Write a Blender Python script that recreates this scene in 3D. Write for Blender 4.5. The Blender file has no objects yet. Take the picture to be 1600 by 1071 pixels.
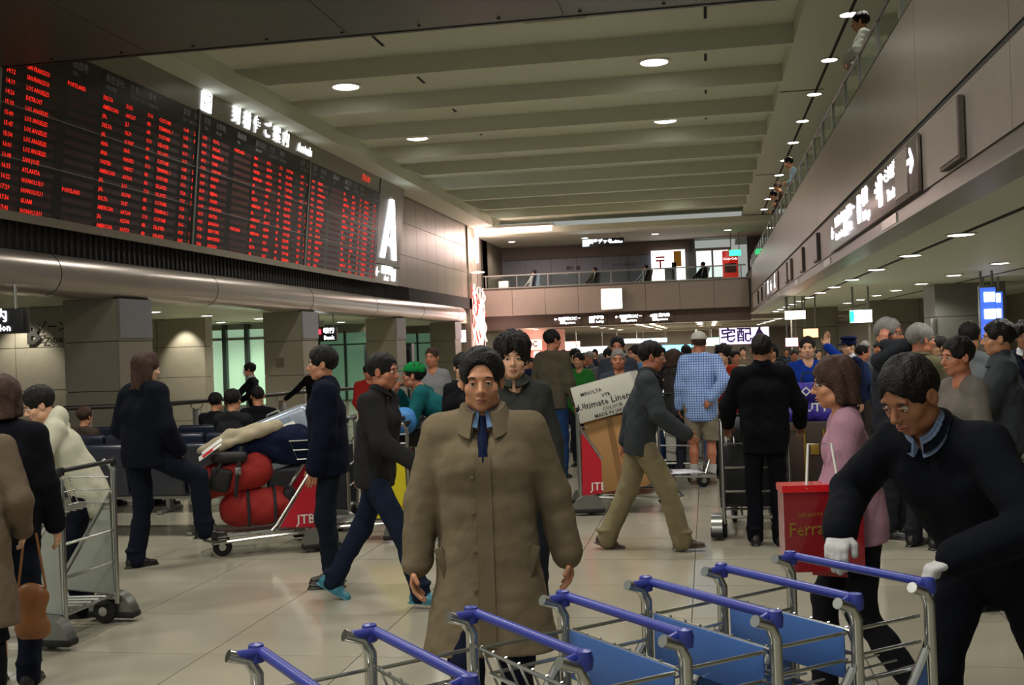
import bpy, bmesh, math, random
import numpy as np
from mathutils import Matrix, Vector
D = bpy.data
SC = bpy.context.scene
COL = SC.collection
R = math.radians
random.seed(7)

# ------------------------------------------------------------------ camera, world, exposure
cam = D.cameras.new('camera'); camo = D.objects.new('camera', cam); COL.objects.link(camo)
cam.sensor_width = 36.0; cam.lens = 36.0 * 1700 / 1600; cam.clip_end = 400; cam.clip_start = .05
_y, _p, _r = R(10.17), R(.21), R(2.0)
_f = Vector((-math.sin(_y) * math.cos(_p), math.cos(_y) * math.cos(_p), math.sin(_p)))
_r0 = Vector((math.cos(_y), math.sin(_y), 0)); _u0 = _r0.cross(_f)
_rr = math.cos(_r) * _r0 - math.sin(_r) * _u0; _uu = math.sin(_r) * _r0 + math.cos(_r) * _u0
camo.matrix_world = Matrix(((_rr.x, _uu.x, -_f.x, 0), (_rr.y, _uu.y, -_f.y, 0), (_rr.z, _uu.z, -_f.z, 1.68), (0, 0, 0, 1)))
SC.camera = camo
W = D.worlds.new('world'); SC.world = W; W.use_nodes = True
W.node_tree.nodes['Background'].inputs[0].default_value = (.93, .97, .9, 1)
W.node_tree.nodes['Background'].inputs[1].default_value = .24
SC.view_settings.view_transform = 'Standard'; SC.view_settings.look = 'None'
SC.view_settings.gamma = 1; SC.view_settings.use_curve_mapping = False
SC.view_settings.exposure = 0.55

def light(kind, loc, power, col=(1, .95, .86), size=.3, spot=None, blend=.5, rot=(0, 0, 0), size_y=None, name='lamp_and_fill'):
    l = D.lights.new(name, kind); l.energy = power; l.color = col
    if kind == 'AREA':
        l.size = size
        if size_y: l.shape = 'RECTANGLE'; l.size_y = size_y
        else: l.shape = 'DISK'
    elif kind == 'SPOT':
        l.shadow_soft_size = size; l.spot_size = R(spot or 120); l.spot_blend = blend
    else: l.shadow_soft_size = size
    o = D.objects.new(name, l); o.location = loc; o.rotation_euler = rot; COL.objects.link(o); return o

# ------------------------------------------------------------------ materials
def lin(h):
    h = h.lstrip('#'); h = h if len(h) == 6 else ''.join(q * 2 for q in h); v = [int(h[i:i + 2], 16) / 255 for i in (0, 2, 4)]
    return tuple(x / 12.92 if x <= .04045 else ((x + .055) / 1.055) ** 2.4 for x in v)
MC = {}
def mat(name, col, rough=.6, metal=0., var=.08, vs=6., bump=0., bs=60., emis=0., ecol=None, coat=0., trans=0., kind=None, col2=None, sc=None, spec=.5, aniso=None):
    if name in MC: return MC[name]
    m = D.materials.new(name); m.use_nodes = True; MC[name] = m
    nt = m.node_tree; N = nt.nodes; L = nt.links; b = N['Principled BSDF']
    c = lin(col) if isinstance(col, str) else col
    b.inputs['Base Color'].default_value = (*c, 1); b.inputs['Roughness'].default_value = rough
    b.inputs['Metallic'].default_value = metal; b.inputs['Coat Weight'].default_value = coat
    b.inputs['Specular IOR Level'].default_value = spec
    b.inputs['Transmission Weight'].default_value = trans
    if emis:
        b.inputs['Emission Color'].default_value = (*(lin(ecol) if ecol else c), 1); b.inputs['Emission Strength'].default_value = emis
    tc = N.new('ShaderNodeTexCoord'); co = tc.outputs['Object']
    if sc:
        mp = N.new('ShaderNodeMapping'); mp.inputs['Scale'].default_value = sc; L.new(co, mp.inputs[0]); co = mp.outputs[0]
    if kind == 'check':
        sp = N.new('ShaderNodeSeparateXYZ'); L.new(tc.outputs['Object'], sp.inputs[0])
        outs = []
        for i, ax in enumerate((0, 2)):
            mu = N.new('ShaderNodeMath'); mu.operation = 'MULTIPLY'; mu.inputs[1].default_value = vs; L.new(sp.outputs[ax], mu.inputs[0])
            fr = N.new('ShaderNodeMath'); fr.operation = 'FRACT'; L.new(mu.outputs[0], fr.inputs[0])
            lt = N.new('ShaderNodeMath'); lt.operation = 'LESS_THAN'; lt.inputs[1].default_value = .28; L.new(fr.outputs[0], lt.inputs[0]); outs.append(lt)
        mx = N.new('ShaderNodeMath'); mx.operation = 'MAXIMUM'; L.new(outs[0].outputs[0], mx.inputs[0]); L.new(outs[1].outputs[0], mx.inputs[1])
        mix = N.new('ShaderNodeMix'); mix.data_type = 'RGBA'; mix.inputs[6].default_value = (*c, 1); mix.inputs[7].default_value = (*lin(col2), 1)
        L.new(mx.outputs[0], mix.inputs[0]); L.new(mix.outputs[2], b.inputs['Base Color'])
    elif var and not emis:
        n = N.new('ShaderNodeTexNoise'); n.inputs['Scale'].default_value = vs; n.inputs['Detail'].default_value = 5; L.new(co, n.inputs[0])
        mr = N.new('ShaderNodeMapRange'); mr.inputs[3].default_value = 1 - var * 1.6; mr.inputs[4].default_value = 1 + var * 1.6; L.new(n.outputs[0], mr.inputs[0])
        mix = N.new('ShaderNodeMix'); mix.data_type = 'RGBA'; mix.blend_type = 'MULTIPLY'; mix.inputs[0].default_value = 1
        mix.inputs[6].default_value = (*c, 1); L.new(mr.outputs[0], mix.inputs[7]); L.new(mix.outputs[2], b.inputs['Base Color'])
    if bump:
        n = N.new('ShaderNodeTexNoise'); n.inputs['Scale'].default_value = bs; n.inputs['Detail'].default_value = 3; L.new(co, n.inputs[0])
        bp = N.new('ShaderNodeBump'); bp.inputs['Strength'].default_value = bump; bp.inputs['Distance'].default_value = .01
        L.new(n.outputs[0], bp.inputs['Height']); L.new(bp.outputs[0], b.inputs['Normal'])
    return m

def emat(name, col, s):
    return mat(name, col, .5, emis=s, var=0)

# ------------------------------------------------------------------ mesh helpers
class MB:
    def __init__(s): s.v = []; s.f = []
    def add(s, v, f):
        o = len(s.v); s.v += [tuple(p) for p in v]; s.f += [tuple(i + o for i in q) for q in f]; return s
    def box(s, c, d, rz=0, M=None):
        x, y, z = d[0] / 2, d[1] / 2, d[2] / 2; ca, sa = math.cos(rz), math.sin(rz); v = []
        for a, b_, e in ((-x, -y, -z), (x, -y, -z), (x, y, -z), (-x, y, -z), (-x, -y, z), (x, -y, z), (x, y, z), (-x, y, z)):
            p = Vector((a * ca - b_ * sa, a * sa + b_ * ca, e))
            if M: p = M @ p
            v.append((p.x + c[0], p.y + c[1], p.z + c[2]))
        return s.add(v, [(0, 3, 2, 1), (4, 5, 6, 7), (0, 1, 5, 4), (1, 2, 6, 5), (2, 3, 7, 6), (3, 0, 4, 7)])
    def rb(s, c, d, r=.01, rz=0, M=None, seg=2):
        bm = bmesh.new(); bmesh.ops.create_cube(bm, size=1)
        for w in bm.verts: w.co = Vector((w.co.x * d[0], w.co.y * d[1], w.co.z * d[2]))
        bmesh.ops.bevel(bm, geom=bm.edges[:], offset=min(r, min(d) * .49), segments=seg, profile=.5, affect='EDGES')
        T = Matrix.Translation(c) @ (M.to_4x4() if M else Matrix.Rotation(rz, 4, 'Z'))
        bm.verts.ensure_lookup_table(); v = [T @ w.co for w in bm.verts]; f = [[w.index for w in q.verts] for q in bm.faces]
        bm.free(); return s.add(v, f)
    def tube(s, pts, r, n=8, closed=False):
        pts = [Vector(p) for p in pts]; m = len(pts); rs = r if isinstance(r, (list, tuple)) else [r] * m
        up = None; rings = []
        for i, p in enumerate(pts):
            a = pts[(i - 1) % m] if (i or closed) else p; b = pts[(i + 1) % m] if (i < m - 1 or closed) else p
            t = (b - a).normalized()
            if up is None: up = Vector((0, 0, 1)) if abs(t.z) < .9 else Vector((1, 0, 0))
            sd = t.cross(up).normalized(); up = sd.cross(t).normalized()
            rings.append([p + (sd * math.cos(2 * math.pi * k / n) + up * math.sin(2 * math.pi * k / n)) * rs[i] for k in range(n)])
        v = [q for g in rings for q in g]; f = []
        for i in range(m if closed else m - 1):
            j = (i + 1) % m
            for k in range(n): f.append((i * n + k, i * n + (k + 1) % n, j * n + (k + 1) % n, j * n + k))
        if not closed: f.append(tuple(range(n))[::-1]); f.append(tuple((m - 1) * n + k for k in range(n)))
        return s.add(v, f)
    def lathe(s, prof, c=(0, 0, 0), n=20, ax='Z'):
        v = []; f = []
        for r, z in prof:
            for k in range(n):
                a = 2 * math.pi * k / n; x, y = r * math.cos(a), r * math.sin(a)
                v.append({'Z': (c[0] + x, c[1] + y, c[2] + z), 'X': (c[0] + z, c[1] + x, c[2] + y), 'Y': (c[0] + x, c[1] + z, c[2] - y)}[ax])
        for i in range(len(prof) - 1):
            for k in range(n): f.append((i * n + k, i * n + (k + 1) % n, (i + 1) * n + (k + 1) % n, (i + 1) * n + k))
        f.append(tuple(range(n))[::-1]); f.append(tuple((len(prof) - 1) * n + k for k in range(n)))
        return s.add(v, f)
    def prism(s, poly, off):
        n = len(poly); off = Vector(off); a = [Vector(p) for p in poly]
        return s.add(a + [p + off for p in a], [tuple(range(n))[::-1], tuple(range(n, 2 * n))] + [(i, (i + 1) % n, n + (i + 1) % n, n + i) for i in range(n)])
    def sheet(s, fn, nu, nv, th=0):
        v = [fn(i / nu, j / nv) for i in range(nu + 1) for j in range(nv + 1)]
        f = [(i * (nv + 1) + j, (i + 1) * (nv + 1) + j, (i + 1) * (nv + 1) + j + 1, i * (nv + 1) + j + 1) for i in range(nu) for j in range(nv)]
        return s.add(v, f)
    def mesh(s, name, m, smooth=False):
        me = D.meshes.new(name); me.from_pydata(s.v, [], s.f); me.validate()
        if m: me.materials.append(m)
        if smooth: me.shade_smooth()
        if smooth:
            try: me.set_sharp_from_angle(angle=R(40))
            except Exception: pass
        bm = bmesh.new(); bm.from_mesh(me); bmesh.ops.recalc_face_normals(bm, faces=bm.faces[:]); bm.to_mesh(me); bm.free()
        return me
    def part(s, name, m, parent=None, smooth=True, label=None, kind=None):
        return link(name, s.mesh(name, m, smooth), parent, label=label, kind=kind)

def link(name, me, parent=None, loc=None, rot=None, label=None, cat=None, group=None, kind=None, scale=None):
    o = D.objects.new(name, me); COL.objects.link(o)
    if parent: o.parent = parent
    if loc is not None: o.location = loc
    if rot is not None: o.rotation_euler = rot
    if scale is not None: o.scale = scale
    return tag(o, label, cat, group, kind)
def tag(o, label=None, cat=None, group=None, kind=None):
    if label: o['label'] = label
    if cat: o['category'] = cat
    if group: o['group'] = group
    if kind: o['kind'] = kind
    return o
def thing(name, label, cat, loc=(0, 0, 0), rz=0, group=None, scale=1):
    o = link(name, None, None, loc, (0, 0, rz), label, cat, group)
    o.scale = (scale,) * 3; return o
def setmat(o, m):
    if len(o.data.materials): o.material_slots[0].link = 'OBJECT'; o.material_slots[0].material = m

TXT = {}
def textmb(s, size=1., bold=0., align='CENTER'):
    key = (s, bold, align)
    if key not in TXT:
        c = D.curves.new('t', 'FONT'); c.body = s; c.size = 1; c.align_x = align; c.align_y = 'CENTER'; c.resolution_u = 1; c.offset = bold
        o = D.objects.new('t', c); COL.objects.link(o)
        me = D.meshes.new_from_object(o.evaluated_get(bpy.context.evaluated_depsgraph_get()))
        TXT[key] = ([tuple(v.co) for v in me.vertices], [tuple(p.vertices) for p in me.polygons])
        D.objects.remove(o); D.curves.remove(c); D.meshes.remove(me)
    return TXT[key]
def put_text(mb, s, o, right, up, size, bold=0., align='CENTER', fit=None):
    v, f = textmb(s, 1, bold, align); o = Vector(o); right = Vector(right).normalized(); up = Vector(up).normalized()
    k = size
    if fit and v:
        w = max(p[0] for p in v) - min(p[0] for p in v)
        k = min(size, fit / max(w, 1e-3))
    mb.add([o + right * (p[0] * k) + up * (p[1] * size) for p in v], f); return mb

# ------------------------------------------------------------------ palette
M_floor = mat('floor_stone', '#a19c8a', .15, var=.10, vs=1.3, bump=.02, bs=8, spec=.6)
M_grout = mat('floor_joint', '#5f5a50', .8)
M_ceil = mat('ceiling_plaster', '#c2c5b2', .8, var=.03)
M_ceil2 = mat('low_ceiling', '#bcc0ac', .6, var=.03)
M_dark = mat('dark_recess', '#15120f', .9, var=.1)
M_bulk = mat('bulkhead_metal', '#3f433a', .45, .3, var=.1, vs=2)
M_panel = mat('wall_panel', '#8b8376', .42, .35, var=.04, vs=3)
M_panel_r = mat('fascia_panel', '#847b70', .3, .6, var=.05, vs=2.5)
M_clad = mat('column_cladding', '#837c6d', .5, .15, var=.05, vs=3)
M_steel = mat('brushed_steel', '#b9b6ae', .28, .95, var=.05, vs=30)
M_steel2 = mat('dull_steel', '#8e8e88', .38, .8, var=.06, vs=20)
M_roll = mat('rounded_fascia', '#a59c94', .3, .65, var=.04, vs=4)
M_black = mat('black_plastic', '#0e0e10', .45, var=.1)
M_rub = mat('rubber', '#131313', .8, var=.1)
M_glass = mat('clear_glass', '#dfeee6', .03, trans=1., var=0)
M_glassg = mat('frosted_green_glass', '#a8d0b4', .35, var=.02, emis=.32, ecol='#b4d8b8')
M_white = mat('white_paint', '#d8d6cf', .5, var=.03)
M_lamp = emat('lamp_glow', '#fff8f0', 7)
M_sign = emat('sign_white_glow', '#f0f6ff', 3)
M_led = emat('red_led_text', '#f2281a', .8)
M_ledoff = mat('unlit_led_field', '#3a1514', .5, var=.1)
M_bd = mat('board_face', '#08090f', .3, var=.1)
M_bdt = mat('board_header_print', '#8a8f96', .5, var=0)
M_red = mat('red_paint', '#c3161d', .4, var=.05)

# ------------------------------------------------------------------ the setting
XL, XR, ZB, ZC, ZB1, YE = -9.1, 1.73, 2.65, 6.83, 6.5, 44.0
def struct(name, mb, m, smooth=False):
    return mb.part(name, m, None, smooth, kind='structure')

# floor with separate tiles
fl = struct('floor', MB().box((-2, 40, -.12), (30, 110, .2)), M_grout)
TS = .9
tile_me = MB().box((0, 0, 0), (TS - .006, TS - .006, .018)).mesh('tile', M_floor)
cnt = 0; far = MB()
cells = []
for j in range(0, 104):
    for i in range(-18, 15):
        x, y = i * TS + .3, j * TS - 1.0
        cells.append((math.hypot(x, y), x, y))
cells.sort()
for d_, x, y in cells:
    vis = y > 1.5 and (-1.0 - y * .75 < x < y * .42 + 1)
    if vis and cnt < 300 and y > 2.2:
        link('tile', tile_me, fl, (x, y, -.009)); cnt += 1
    else: far.box((x, y, -.009), (TS - .006, TS - .006, .018))
far.part('tile', M_floor, fl, False, kind='stuff')

# hall ceiling: recessed soffit, downstand beams, flat bays
ce = struct('ceiling', MB().box((-3.9, 27, ZC + .1), (11.8, 36, .2)), M_ceil)
for k in range(-2, 10):
    y = 18.4 + 2.7 * k
    if y > YE - 2: continue
    # profile with sloping foot at the left wall
    mb = MB().prism([(-8.3, y, ZC), (-7.6, y, ZB1), (1.56, y, ZB1), (1.56, y, ZC)], (0, .22, 0))
    mb.part('beam', M_ceil, ce, False)
    for x0 in (-5.2, 0.15):
        MB().box((x0, y + 1.6, ZC - .004), (.05, .8, .012)).part('air_slot', M_dark, ce, False)
    MB().box((-3.0 + (k % 2) * .8, y + 1.2, ZC - .006), (1.0, .45, .012)).part('access_hatch', mat('hatch', '#8f8a6c', .8), ce, False)
struct('trim_1', MB().box((-8.65, 27, 6.66), (.9, 34, .36)), M_ceil)
# soffit over the right balcony
so = struct('trim_2', MB().box((3.6, 27, ZB1 + .15), (4.08, 60, .3)), M_ceil2)
MB().box((2.27, 25, ZB1 - .006), (.045, 40, .02)).part('slot', M_dark, so, False)
for y in (11, 22, 33): MB().box((2.0, y, ZB1 - .004), (.85, .03, .012)).part('joint', M_dark, so, False)
# dark bulkhead crossing overhead close to the camera
bk = struct('trim_3', MB().box((-5.5, 8.6, 6.05), (13.0, 8.0, 1.1)), M_bulk)
MB().box((-5.5, 12.62, 5.505), (13.0, .06, .03)).part('edge_strip', M_black, bk, False)
for i in range(11): MB().lathe([(.02, 0), (.02, .02)], (-8.9 + i * .95, 12.4, 5.475), 10).part('stud', M_black, bk)
for i in range(5): MB().box((-10.6 + i * 2.6, 8.6, 5.497), (2.59, 7.8, .012)).part('panel', M_bulk, bk, False)

# left side: board wall, black louvre band, rolled fascia
wl = struct('wall_left', MB().box((XL - .35, 28, 5.15), (.5, 36, 3.4)), mat('wall_joint', '#3d382f', .8))
for r in range(3):
    z0 = 3.62 + r * 1.02
    for c_ in range(8):
        y0 = 10 + 2.7 * 8 + c_ * 1.3
        if y0 + 1.3 > 42: break
        MB().box((XL - .09, y0 + .65, z0 + .5), (.05, 1.285, 1.005)).part('panel', M_panel, wl, False)
MB().box((XL - .09, 21, 6.2), (.05, 21, .9)).part('upper_panel', M_panel, wl, False)
lv = struct('trim_4', MB().box((XL - .15, 27, 3.42), (.3, 34, .42)), M_dark)
slat = MB().box((0, 0, 0), (.03, .05, .4)).mesh('slat', mat('louvre', '#0d0a08', .8))
for i in range(140): link('slat', slat, lv, (XL + .012, 10.5 + i * .16, 3.42))
ro = []
for i in range(15):
    a = R(90 - i * 180 / 14); ro.append((XL - .1 + .27 * math.cos(a), 10, 2.94 + .3 * math.sin(a)))
rf = struct('trim_5', MB().prism(ro + [(XL - .4, 10, 2.64), (XL - .4, 10, 3.24)], (0, 30.2, 0)), M_roll, True)
for y in range(14, 40, 5): MB().tube([(p[0] + .002, y, p[2]) for p in ro], .006, 5).part('joint', M_dark, rf)
# low ceiling behind columns on the left
cl = struct('trim_6', MB().box((XL - 4.6, 27, ZB + .15), (8.9, 48, .3)), M_ceil2)
MB().box((-13.2, 27, ZB - .003), (.05, 40, .01)).part('slot', M_dark, cl, False)
def clad_box(name, x0, x1, y0, y1, zs, m, parent=None, wid=None):
    """rectangular pier: dark core with proud cladding panels"""
    o = struct(name, MB().box(((x0 + x1) / 2, (y0 + y1) / 2, zs[-1] / 2), (x1 - x0 - .03, y1 - y0 - .03, zs[-1])), M_dark)
    for a, b_ in zip(zs[:-1], zs[1:]):
        h = b_ - a - .012; zc = (a + b_) / 2
        for (p0, p1, ax) in ((x0, x1, 'x'), (y0, y1, 'y')):
            n = max(1, round((p1 - p0) / (wid or 9))); w = (p1 - p0) / n
            for q in range(n):
                c_ = p0 + w * (q + .5)
                if ax == 'x':
                    for y in (y0, y1): MB().box((c_, y, zc), (w - .012, .03, h)).part('panel', m, o, False)
                else:
                    for x in (x0, x1): MB().box((x, c_, zc), (.03, w - .012, h)).part('panel', m, o, False)
    return o
ZS = (0, .42, 1.2, 1.98, 2.65)
for i, (y0, y1) in enumerate(((15.65, 16.7), (23.5, 24.5), (31.1, 32.1), (38.7, 39.7))):
    c_ = clad_box(f'trim_{7 + i}', -9.97, -9.06, y0, y1, ZS, M_clad)
    MB().box((-9.035, (y0 + y1) / 2, 2.34), (.02, 1.0, .62)).part('head_panel', mat('steel_head', '#7b7a80', .5, .1), c_, False)
    if i == 1: MB().box((-9.6, y0 - .025, 1.5), (.18, .02, .2)).part('vent_grille', mat('grille', '#5d5144', .7), c_, False)
# walls further back on the left
wb = clad_box('wall_1', -14.5, -10.6, 17.2, 17.6, (0, .9, 1.2, 1.95, 2.65), mat('pale_panel', '#a39c8b', .45, .1), wid=1.25)
put = MB(); put_text(put, 'B', (-11.52, 17.14, 2.17), (1, 0, 0), (0, 0, 1), .5, .03)
put_text(put, 'ゾーン', (-11.15, 17.14, 2.29), (1, 0, 0), (0, 0, 1), .2, .01); put_text(put, 'Zone', (-11.17, 17.14, 2.08), (1, 0, 0), (0, 0, 1), .2, .01)
put.part('lettering', mat('dark_lettering', '#2b2723', .6), wb, False)
clad_box('wall_2', -16, -12.2, 25.1, 25.5, (0, .12, 1.2, 1.95, 2.65), mat('pale_panel', '', 0), wid=1.3)
light('SPOT', (-12.7, 24.6, 2.6), 60, (1, .95, .8), .05, 75, .7, (R(25), 0, 0))
light('SPOT', (-11.7, 16.6, 2.6), 55, (1, .95, .8), .05, 85, .7, (R(28), 0, 0))
# glazed doors to the customs hall
dw = struct('door_1', MB().box((-13.5, 30.3, 2.54), (5.0, .1, .16)), M_steel2)
for x in (-14.75, -14.05, -13.35, -12.7): MB().box((x, 30.2, 1.32), (.12, .14, 2.6)).part('mullion', mat('dark_frame', '#3c4743', .4, .5), dw, False)
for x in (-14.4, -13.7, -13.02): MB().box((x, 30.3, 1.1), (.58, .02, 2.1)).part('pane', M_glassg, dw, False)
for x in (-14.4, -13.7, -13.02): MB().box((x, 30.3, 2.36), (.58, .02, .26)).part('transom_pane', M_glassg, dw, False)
MB().box((-13.7, 30.25, 2.2), (2.6, .1, .04)).part('transom', M_steel2, dw, False)
MB().box((-13.7, 30.25, .12), (2.6, .1, .22)).part('kick_plate', M_steel2, dw, False)
wd = struct('window_1', MB().box((-12.3, 31.0, 2.5), (1.2, .1, .1)), M_steel2)
for x in (-12.6, -12.25, -11.85): MB().box((x, 31.0, 1.25), (.05, .1, 2.5)).part('mullion', M_steel2, wd, False)
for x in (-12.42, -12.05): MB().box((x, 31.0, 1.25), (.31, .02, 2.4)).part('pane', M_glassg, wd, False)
# between columns 2-3 and 3-4: glazing and equipment
for q, (xa, y) in enumerate(((-14.2, 36.0), (-14.6, 43.5))):
    w_ = struct(f'window_{q + 2}', MB().box((xa + 1.8, y, 2.5), (4.2, .1, .3)), M_clad)
    for k in range(5): MB().box((xa + k * .95, y - .05, 1.2), (.07, .1, 2.4)).part('mullion', mat('dark_frame', '', 0), w_, False)
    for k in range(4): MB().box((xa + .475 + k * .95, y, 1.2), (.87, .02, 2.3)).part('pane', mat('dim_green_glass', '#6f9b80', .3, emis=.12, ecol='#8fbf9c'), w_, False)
    MB().box((xa + 1.9, y - .06, 1.95), (3.9, .06, .05)).part('transom', mat('dark_frame', '', 0), w_, False)
struct('wall_3', MB().box((-16.4, 30, 1.4), (.3, 44, 2.8)), M_clad)
# end pier + back structure
clad_box('wall_4', XL - .7, XL + .0, 41.7, 44.0, (0, 1.2, 1.98, 2.75), mat('pier_panel', '#9a8a80', .35, .4), wid=1.2)
struct('wall_5', MB().box((XL - .2, 42.9, 4.8), (.4, 2.4, 4.1)), M_panel)
# back balcony: fascia, header, gallery
ba = struct('wall_back', MB().box((-3.7, YE + .3, 3.5), (10.9, .5, 1.1)), mat('gap', '#3a332e', .8))
for i in range(8):
    MB().box((-8.5 + i * 1.36, YE + .02, 3.5), (1.345, .05, 1.12)).part('panel', mat('back_fascia', '#80746a', .45, .3), ba, False)
MB().box((-3.7, YE + .02, 4.09), (10.9, .14, .05)).part('coping', M_steel2, ba, False)
hd = struct('trim_11', MB().box((-3.7, YE + .45, 2.68), (10.9, .3, .54)), mat('header', '#5b4c44', .45, .3))
gf = struct('trim_12', MB().box((-3, 49, 3.45), (16, 9.4, .3)), mat('gallery_floor', '#6c6358', .5))
gw = struct('wall_6', MB().box((-5.2, 49.6, 4.9), (9.6, .2, 3.1)), mat('gallery_wall', '#55524f', .5, .2))
for i in range(7): MB().box((-8.7 + i * 1.18, 49.48, 4.6), (1.16, .04, 2.0)).part('panel', mat('blue_grey_panel', '#5a6068', .4, .2), gw, False)
MB().box((-5.1, 49.46, 5.9), (9.0, .08, .5)).part('bulkhead', mat('brown_band', '#51463c', .5), gw, False)
gt = MB(); put_text(gt, '郵便局', (-5.9, 49.44, 5.15), (1, 0, 0), (0, 0, 1), .22, .02); put_text(gt, 'POST OFFICE', (-3.6, 49.44, 5.2), (1, 0, 0), (0, 0, 1), .17, .02)
gt.part('lettering', mat('dark_lettering', '', 0), gw, False)
gc = struct('trim_13', MB().box((-3, 47, 6.35), (16, 7.2, .24)), M_ceil)
struct('wall_7', MB().box((-9.6, 47.5, 5), (.8, 5, 3)), M_clad)
struct('wall_8', MB().box((3.2, 49.8, 4.9), (2.6, .4, 3.2)), mat('gallery_wall', '', 0))
bal = struct('trim_14', MB().box((-3.7, YE + .02, 4.6), (10.6, .05, .05)), M_steel2)
for i in range(9): MB().box((-8.9 + i * 1.29, YE + .02, 4.35), (.04, .04, .5)).part('post', M_steel, bal, False)
for i in range(8): MB().box((-8.25 + i * 1.29, YE + .02, 4.35), (1.22, .012, .44)).part('pane', M_glass, bal, False)

# right fascia, balcony parapet and railing
wr = struct('wall_right', MB().box((XR + .11, 26, 3.5), (.17, 44, 1.7)), mat('wall_joint', '', 0))
for i in range(14):
    y = 3.8 + i * 2.7
    MB().box((XR + .01, y + 1.35, 3.86), (.03, 2.69, 1.02)).part('upper_panel', M_panel_r, wr, False)
    MB().box((XR + .01, y + 1.35, 3.05), (.03, 2.69, .5)).part('lower_panel', mat('fascia_low', '#857c74', .4, .4), wr, False)
MB().box((XR + .03, 25, 3.325), (.05, 43, .05)).part('shadow_gap', M_dark, wr, False)
MB().box((XR + .1, 26, 4.38), (.2, 44, .03)).part('coping', M_dark, wr, False)
struct('trim_21', MB().box((XR + .12, 26, 2.655), (.3, 44, .02)), M_steel2)
st = struct('trim_15', MB().box((XR + .07, 26, 2.73), (.12, 44, .13)), mat('polished_strip', '#77746c', .3, .7))
for i in range(28):
    if i % 4 == 1: MB().box((XR + .005, 4 + i * 1.35, 2.73), (.02, .8, .09)).part('strip_panel', M_steel, st, False)
for i, y in enumerate((7.9, 9.75, 17.3, 19.9, 22.6, 23.7, 29.5, 32, 34.5, 37)):
    o = MB().rb((XR - .03, y, 3.03), (.04, .62, .42), .004).part('notice_frame', mat('frame_bronze', '#4a4038', .5), wr, False)
    MB().box((XR - .052, y - .01, 3.035), (.01, .58, .38)).part('face', mat('fascia_low', '', 0), o, False)
rl = struct('trim_16', MB().tube([(XR + .12, 4.5, 4.92), (XR + .12, 44, 4.92)], .025, 8), mat('bronze_rail', '#4a453c', .4, .6))
post = MB().box((0, 0, 0), (.05, .09, .54)).mesh('post', mat('post_metal', '#8d8f84', .4, .6))
pane = MB().box((0, 0, 0), (.012, 1.22, .46)).mesh('pane', M_glass)
for i in range(30):
    link('post', post, rl, (XR + .12, 5.0 + i * 1.35, 4.65)); link('pane', pane, rl, (XR + .12, 5.67 + i * 1.35, 4.65))
struct('trim_17', MB().box((3.73, 26, 3.8), (3.62, 48, .3)), mat('gallery_floor', '', 0))
struct('wall_9', MB().box((5.5, 26, 5.0), (.2, 48, 3.2)), mat('upper_wall', '#8d9484', .6))
# ceiling, wall and piers below the balcony
cr = struct('trim_18', MB().box((5.3, 26, ZB + .15), (7.0, 52, .3)), M_ceil2)
MB().box((2.53, 26, ZB - .003), (.05, 46, .01)).part('slot', M_dark, cr, False)
MB().box((5.0, 28, ZB - .003), (.05, 40, .01)).part('slot', M_dark, cr, False)
clad_box('trim_19', 4.62, 5.95, 23.4, 24.6, ZS, mat('cool_cladding', '#77766f', .5, .2))
clad_box('wall_10', 4.7, 8.8, 33.0, 33.4, ZS, M_clad, wid=1.35)
clad_box('wall_11', 2.9, 4.4, 38.5, 39.2, ZS, M_clad, wid=1.4)
struct('wall_12', MB().box((8.6, 26, 1.4), (.3, 50, 2.8)), M_clad)
# hall beyond the back balcony
fc = struct('trim_20', MB().box((-3, 68, 2.62), (24, 46, .3)), mat('far_ceiling', '#8d8578', .7))
for i in range(6): MB().box((-3, 50 + i * 5, 2.44), (18, .25, .08)).part('beam', mat('far_ceiling', '', 0), fc, False)
struct('wall_13', MB().box((-3, 90, 1.3), (26, .4, 2.6)), mat('far_wall', '#8a7f70', .6))
struct('wall_14', MB().box((-11.5, 64, 1.3), (.4, 40, 2.6)), M_clad)
struct('wall_15', MB().box((8.6, 70, 1.3), (.4, 40, 2.6)), M_clad)

# ------------------------------------------------------------------ ceiling lamps
lamp_ring = MB().lathe([(.12, 0), (.2, 0), (.21, -.012), (.2, -.02), (.17, -.02), (.165, .004)], n=24).mesh('trim_ring', M_white, True)
lamp_disc = MB().lathe([(.165, -.012), (.12, -.024), (.02, -.028)], n=24).mesh('diffuser', M_lamp, True)
def downlight(x, y, z, power, label, group, s=1., col=(1, .96, .87), spot=False):
    t = thing('ceiling_lamp', label, 'lamp', (x, y, z), 0, group, s)
    link('trim_ring', lamp_ring, t); link('diffuser', lamp_disc, t)
    if power:
        light('SPOT', (x, y, z - .07), power, col, .15 * s, 150, .5)
for i, (x, y, w) in enumerate(((-.78, 20.15, 'brightest, nearest on the right side'), (-.78, 25.6, 'second of the right row'), (-.95, 39.2, 'last of the right row before the balcony'),
                            (-6.7, 20.15, 'nearest on the left by the flight board'), (-6.75, 25.6, 'second of the left row'), (-7.3, 39.2, 'far one near the pink glow'))):
    downlight(x, y, ZC, 430, f'round recessed lamp in the hall ceiling, {w}', 'round lamps in the high hall ceiling', 1.5)
ORD = ['nearest', 'second', 'third', 'fourth', 'fifth', 'sixth', 'seventh', 'eighth', 'ninth', 'tenth', 'eleventh', 'twelfth', 'thirteenth']
for i, y in enumerate((11.6, 14.3, 17.0, 19.7, 22.4, 25.1, 27.8, 30.5, 33.2, 36, 38.8, 41.8)):
    downlight(2.27, y, ZB1, 75, ORD[i] + ' round lamp from the camera in soffit over the right upper walkway', 'soffit lamps over the right balcony', .8)
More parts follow.
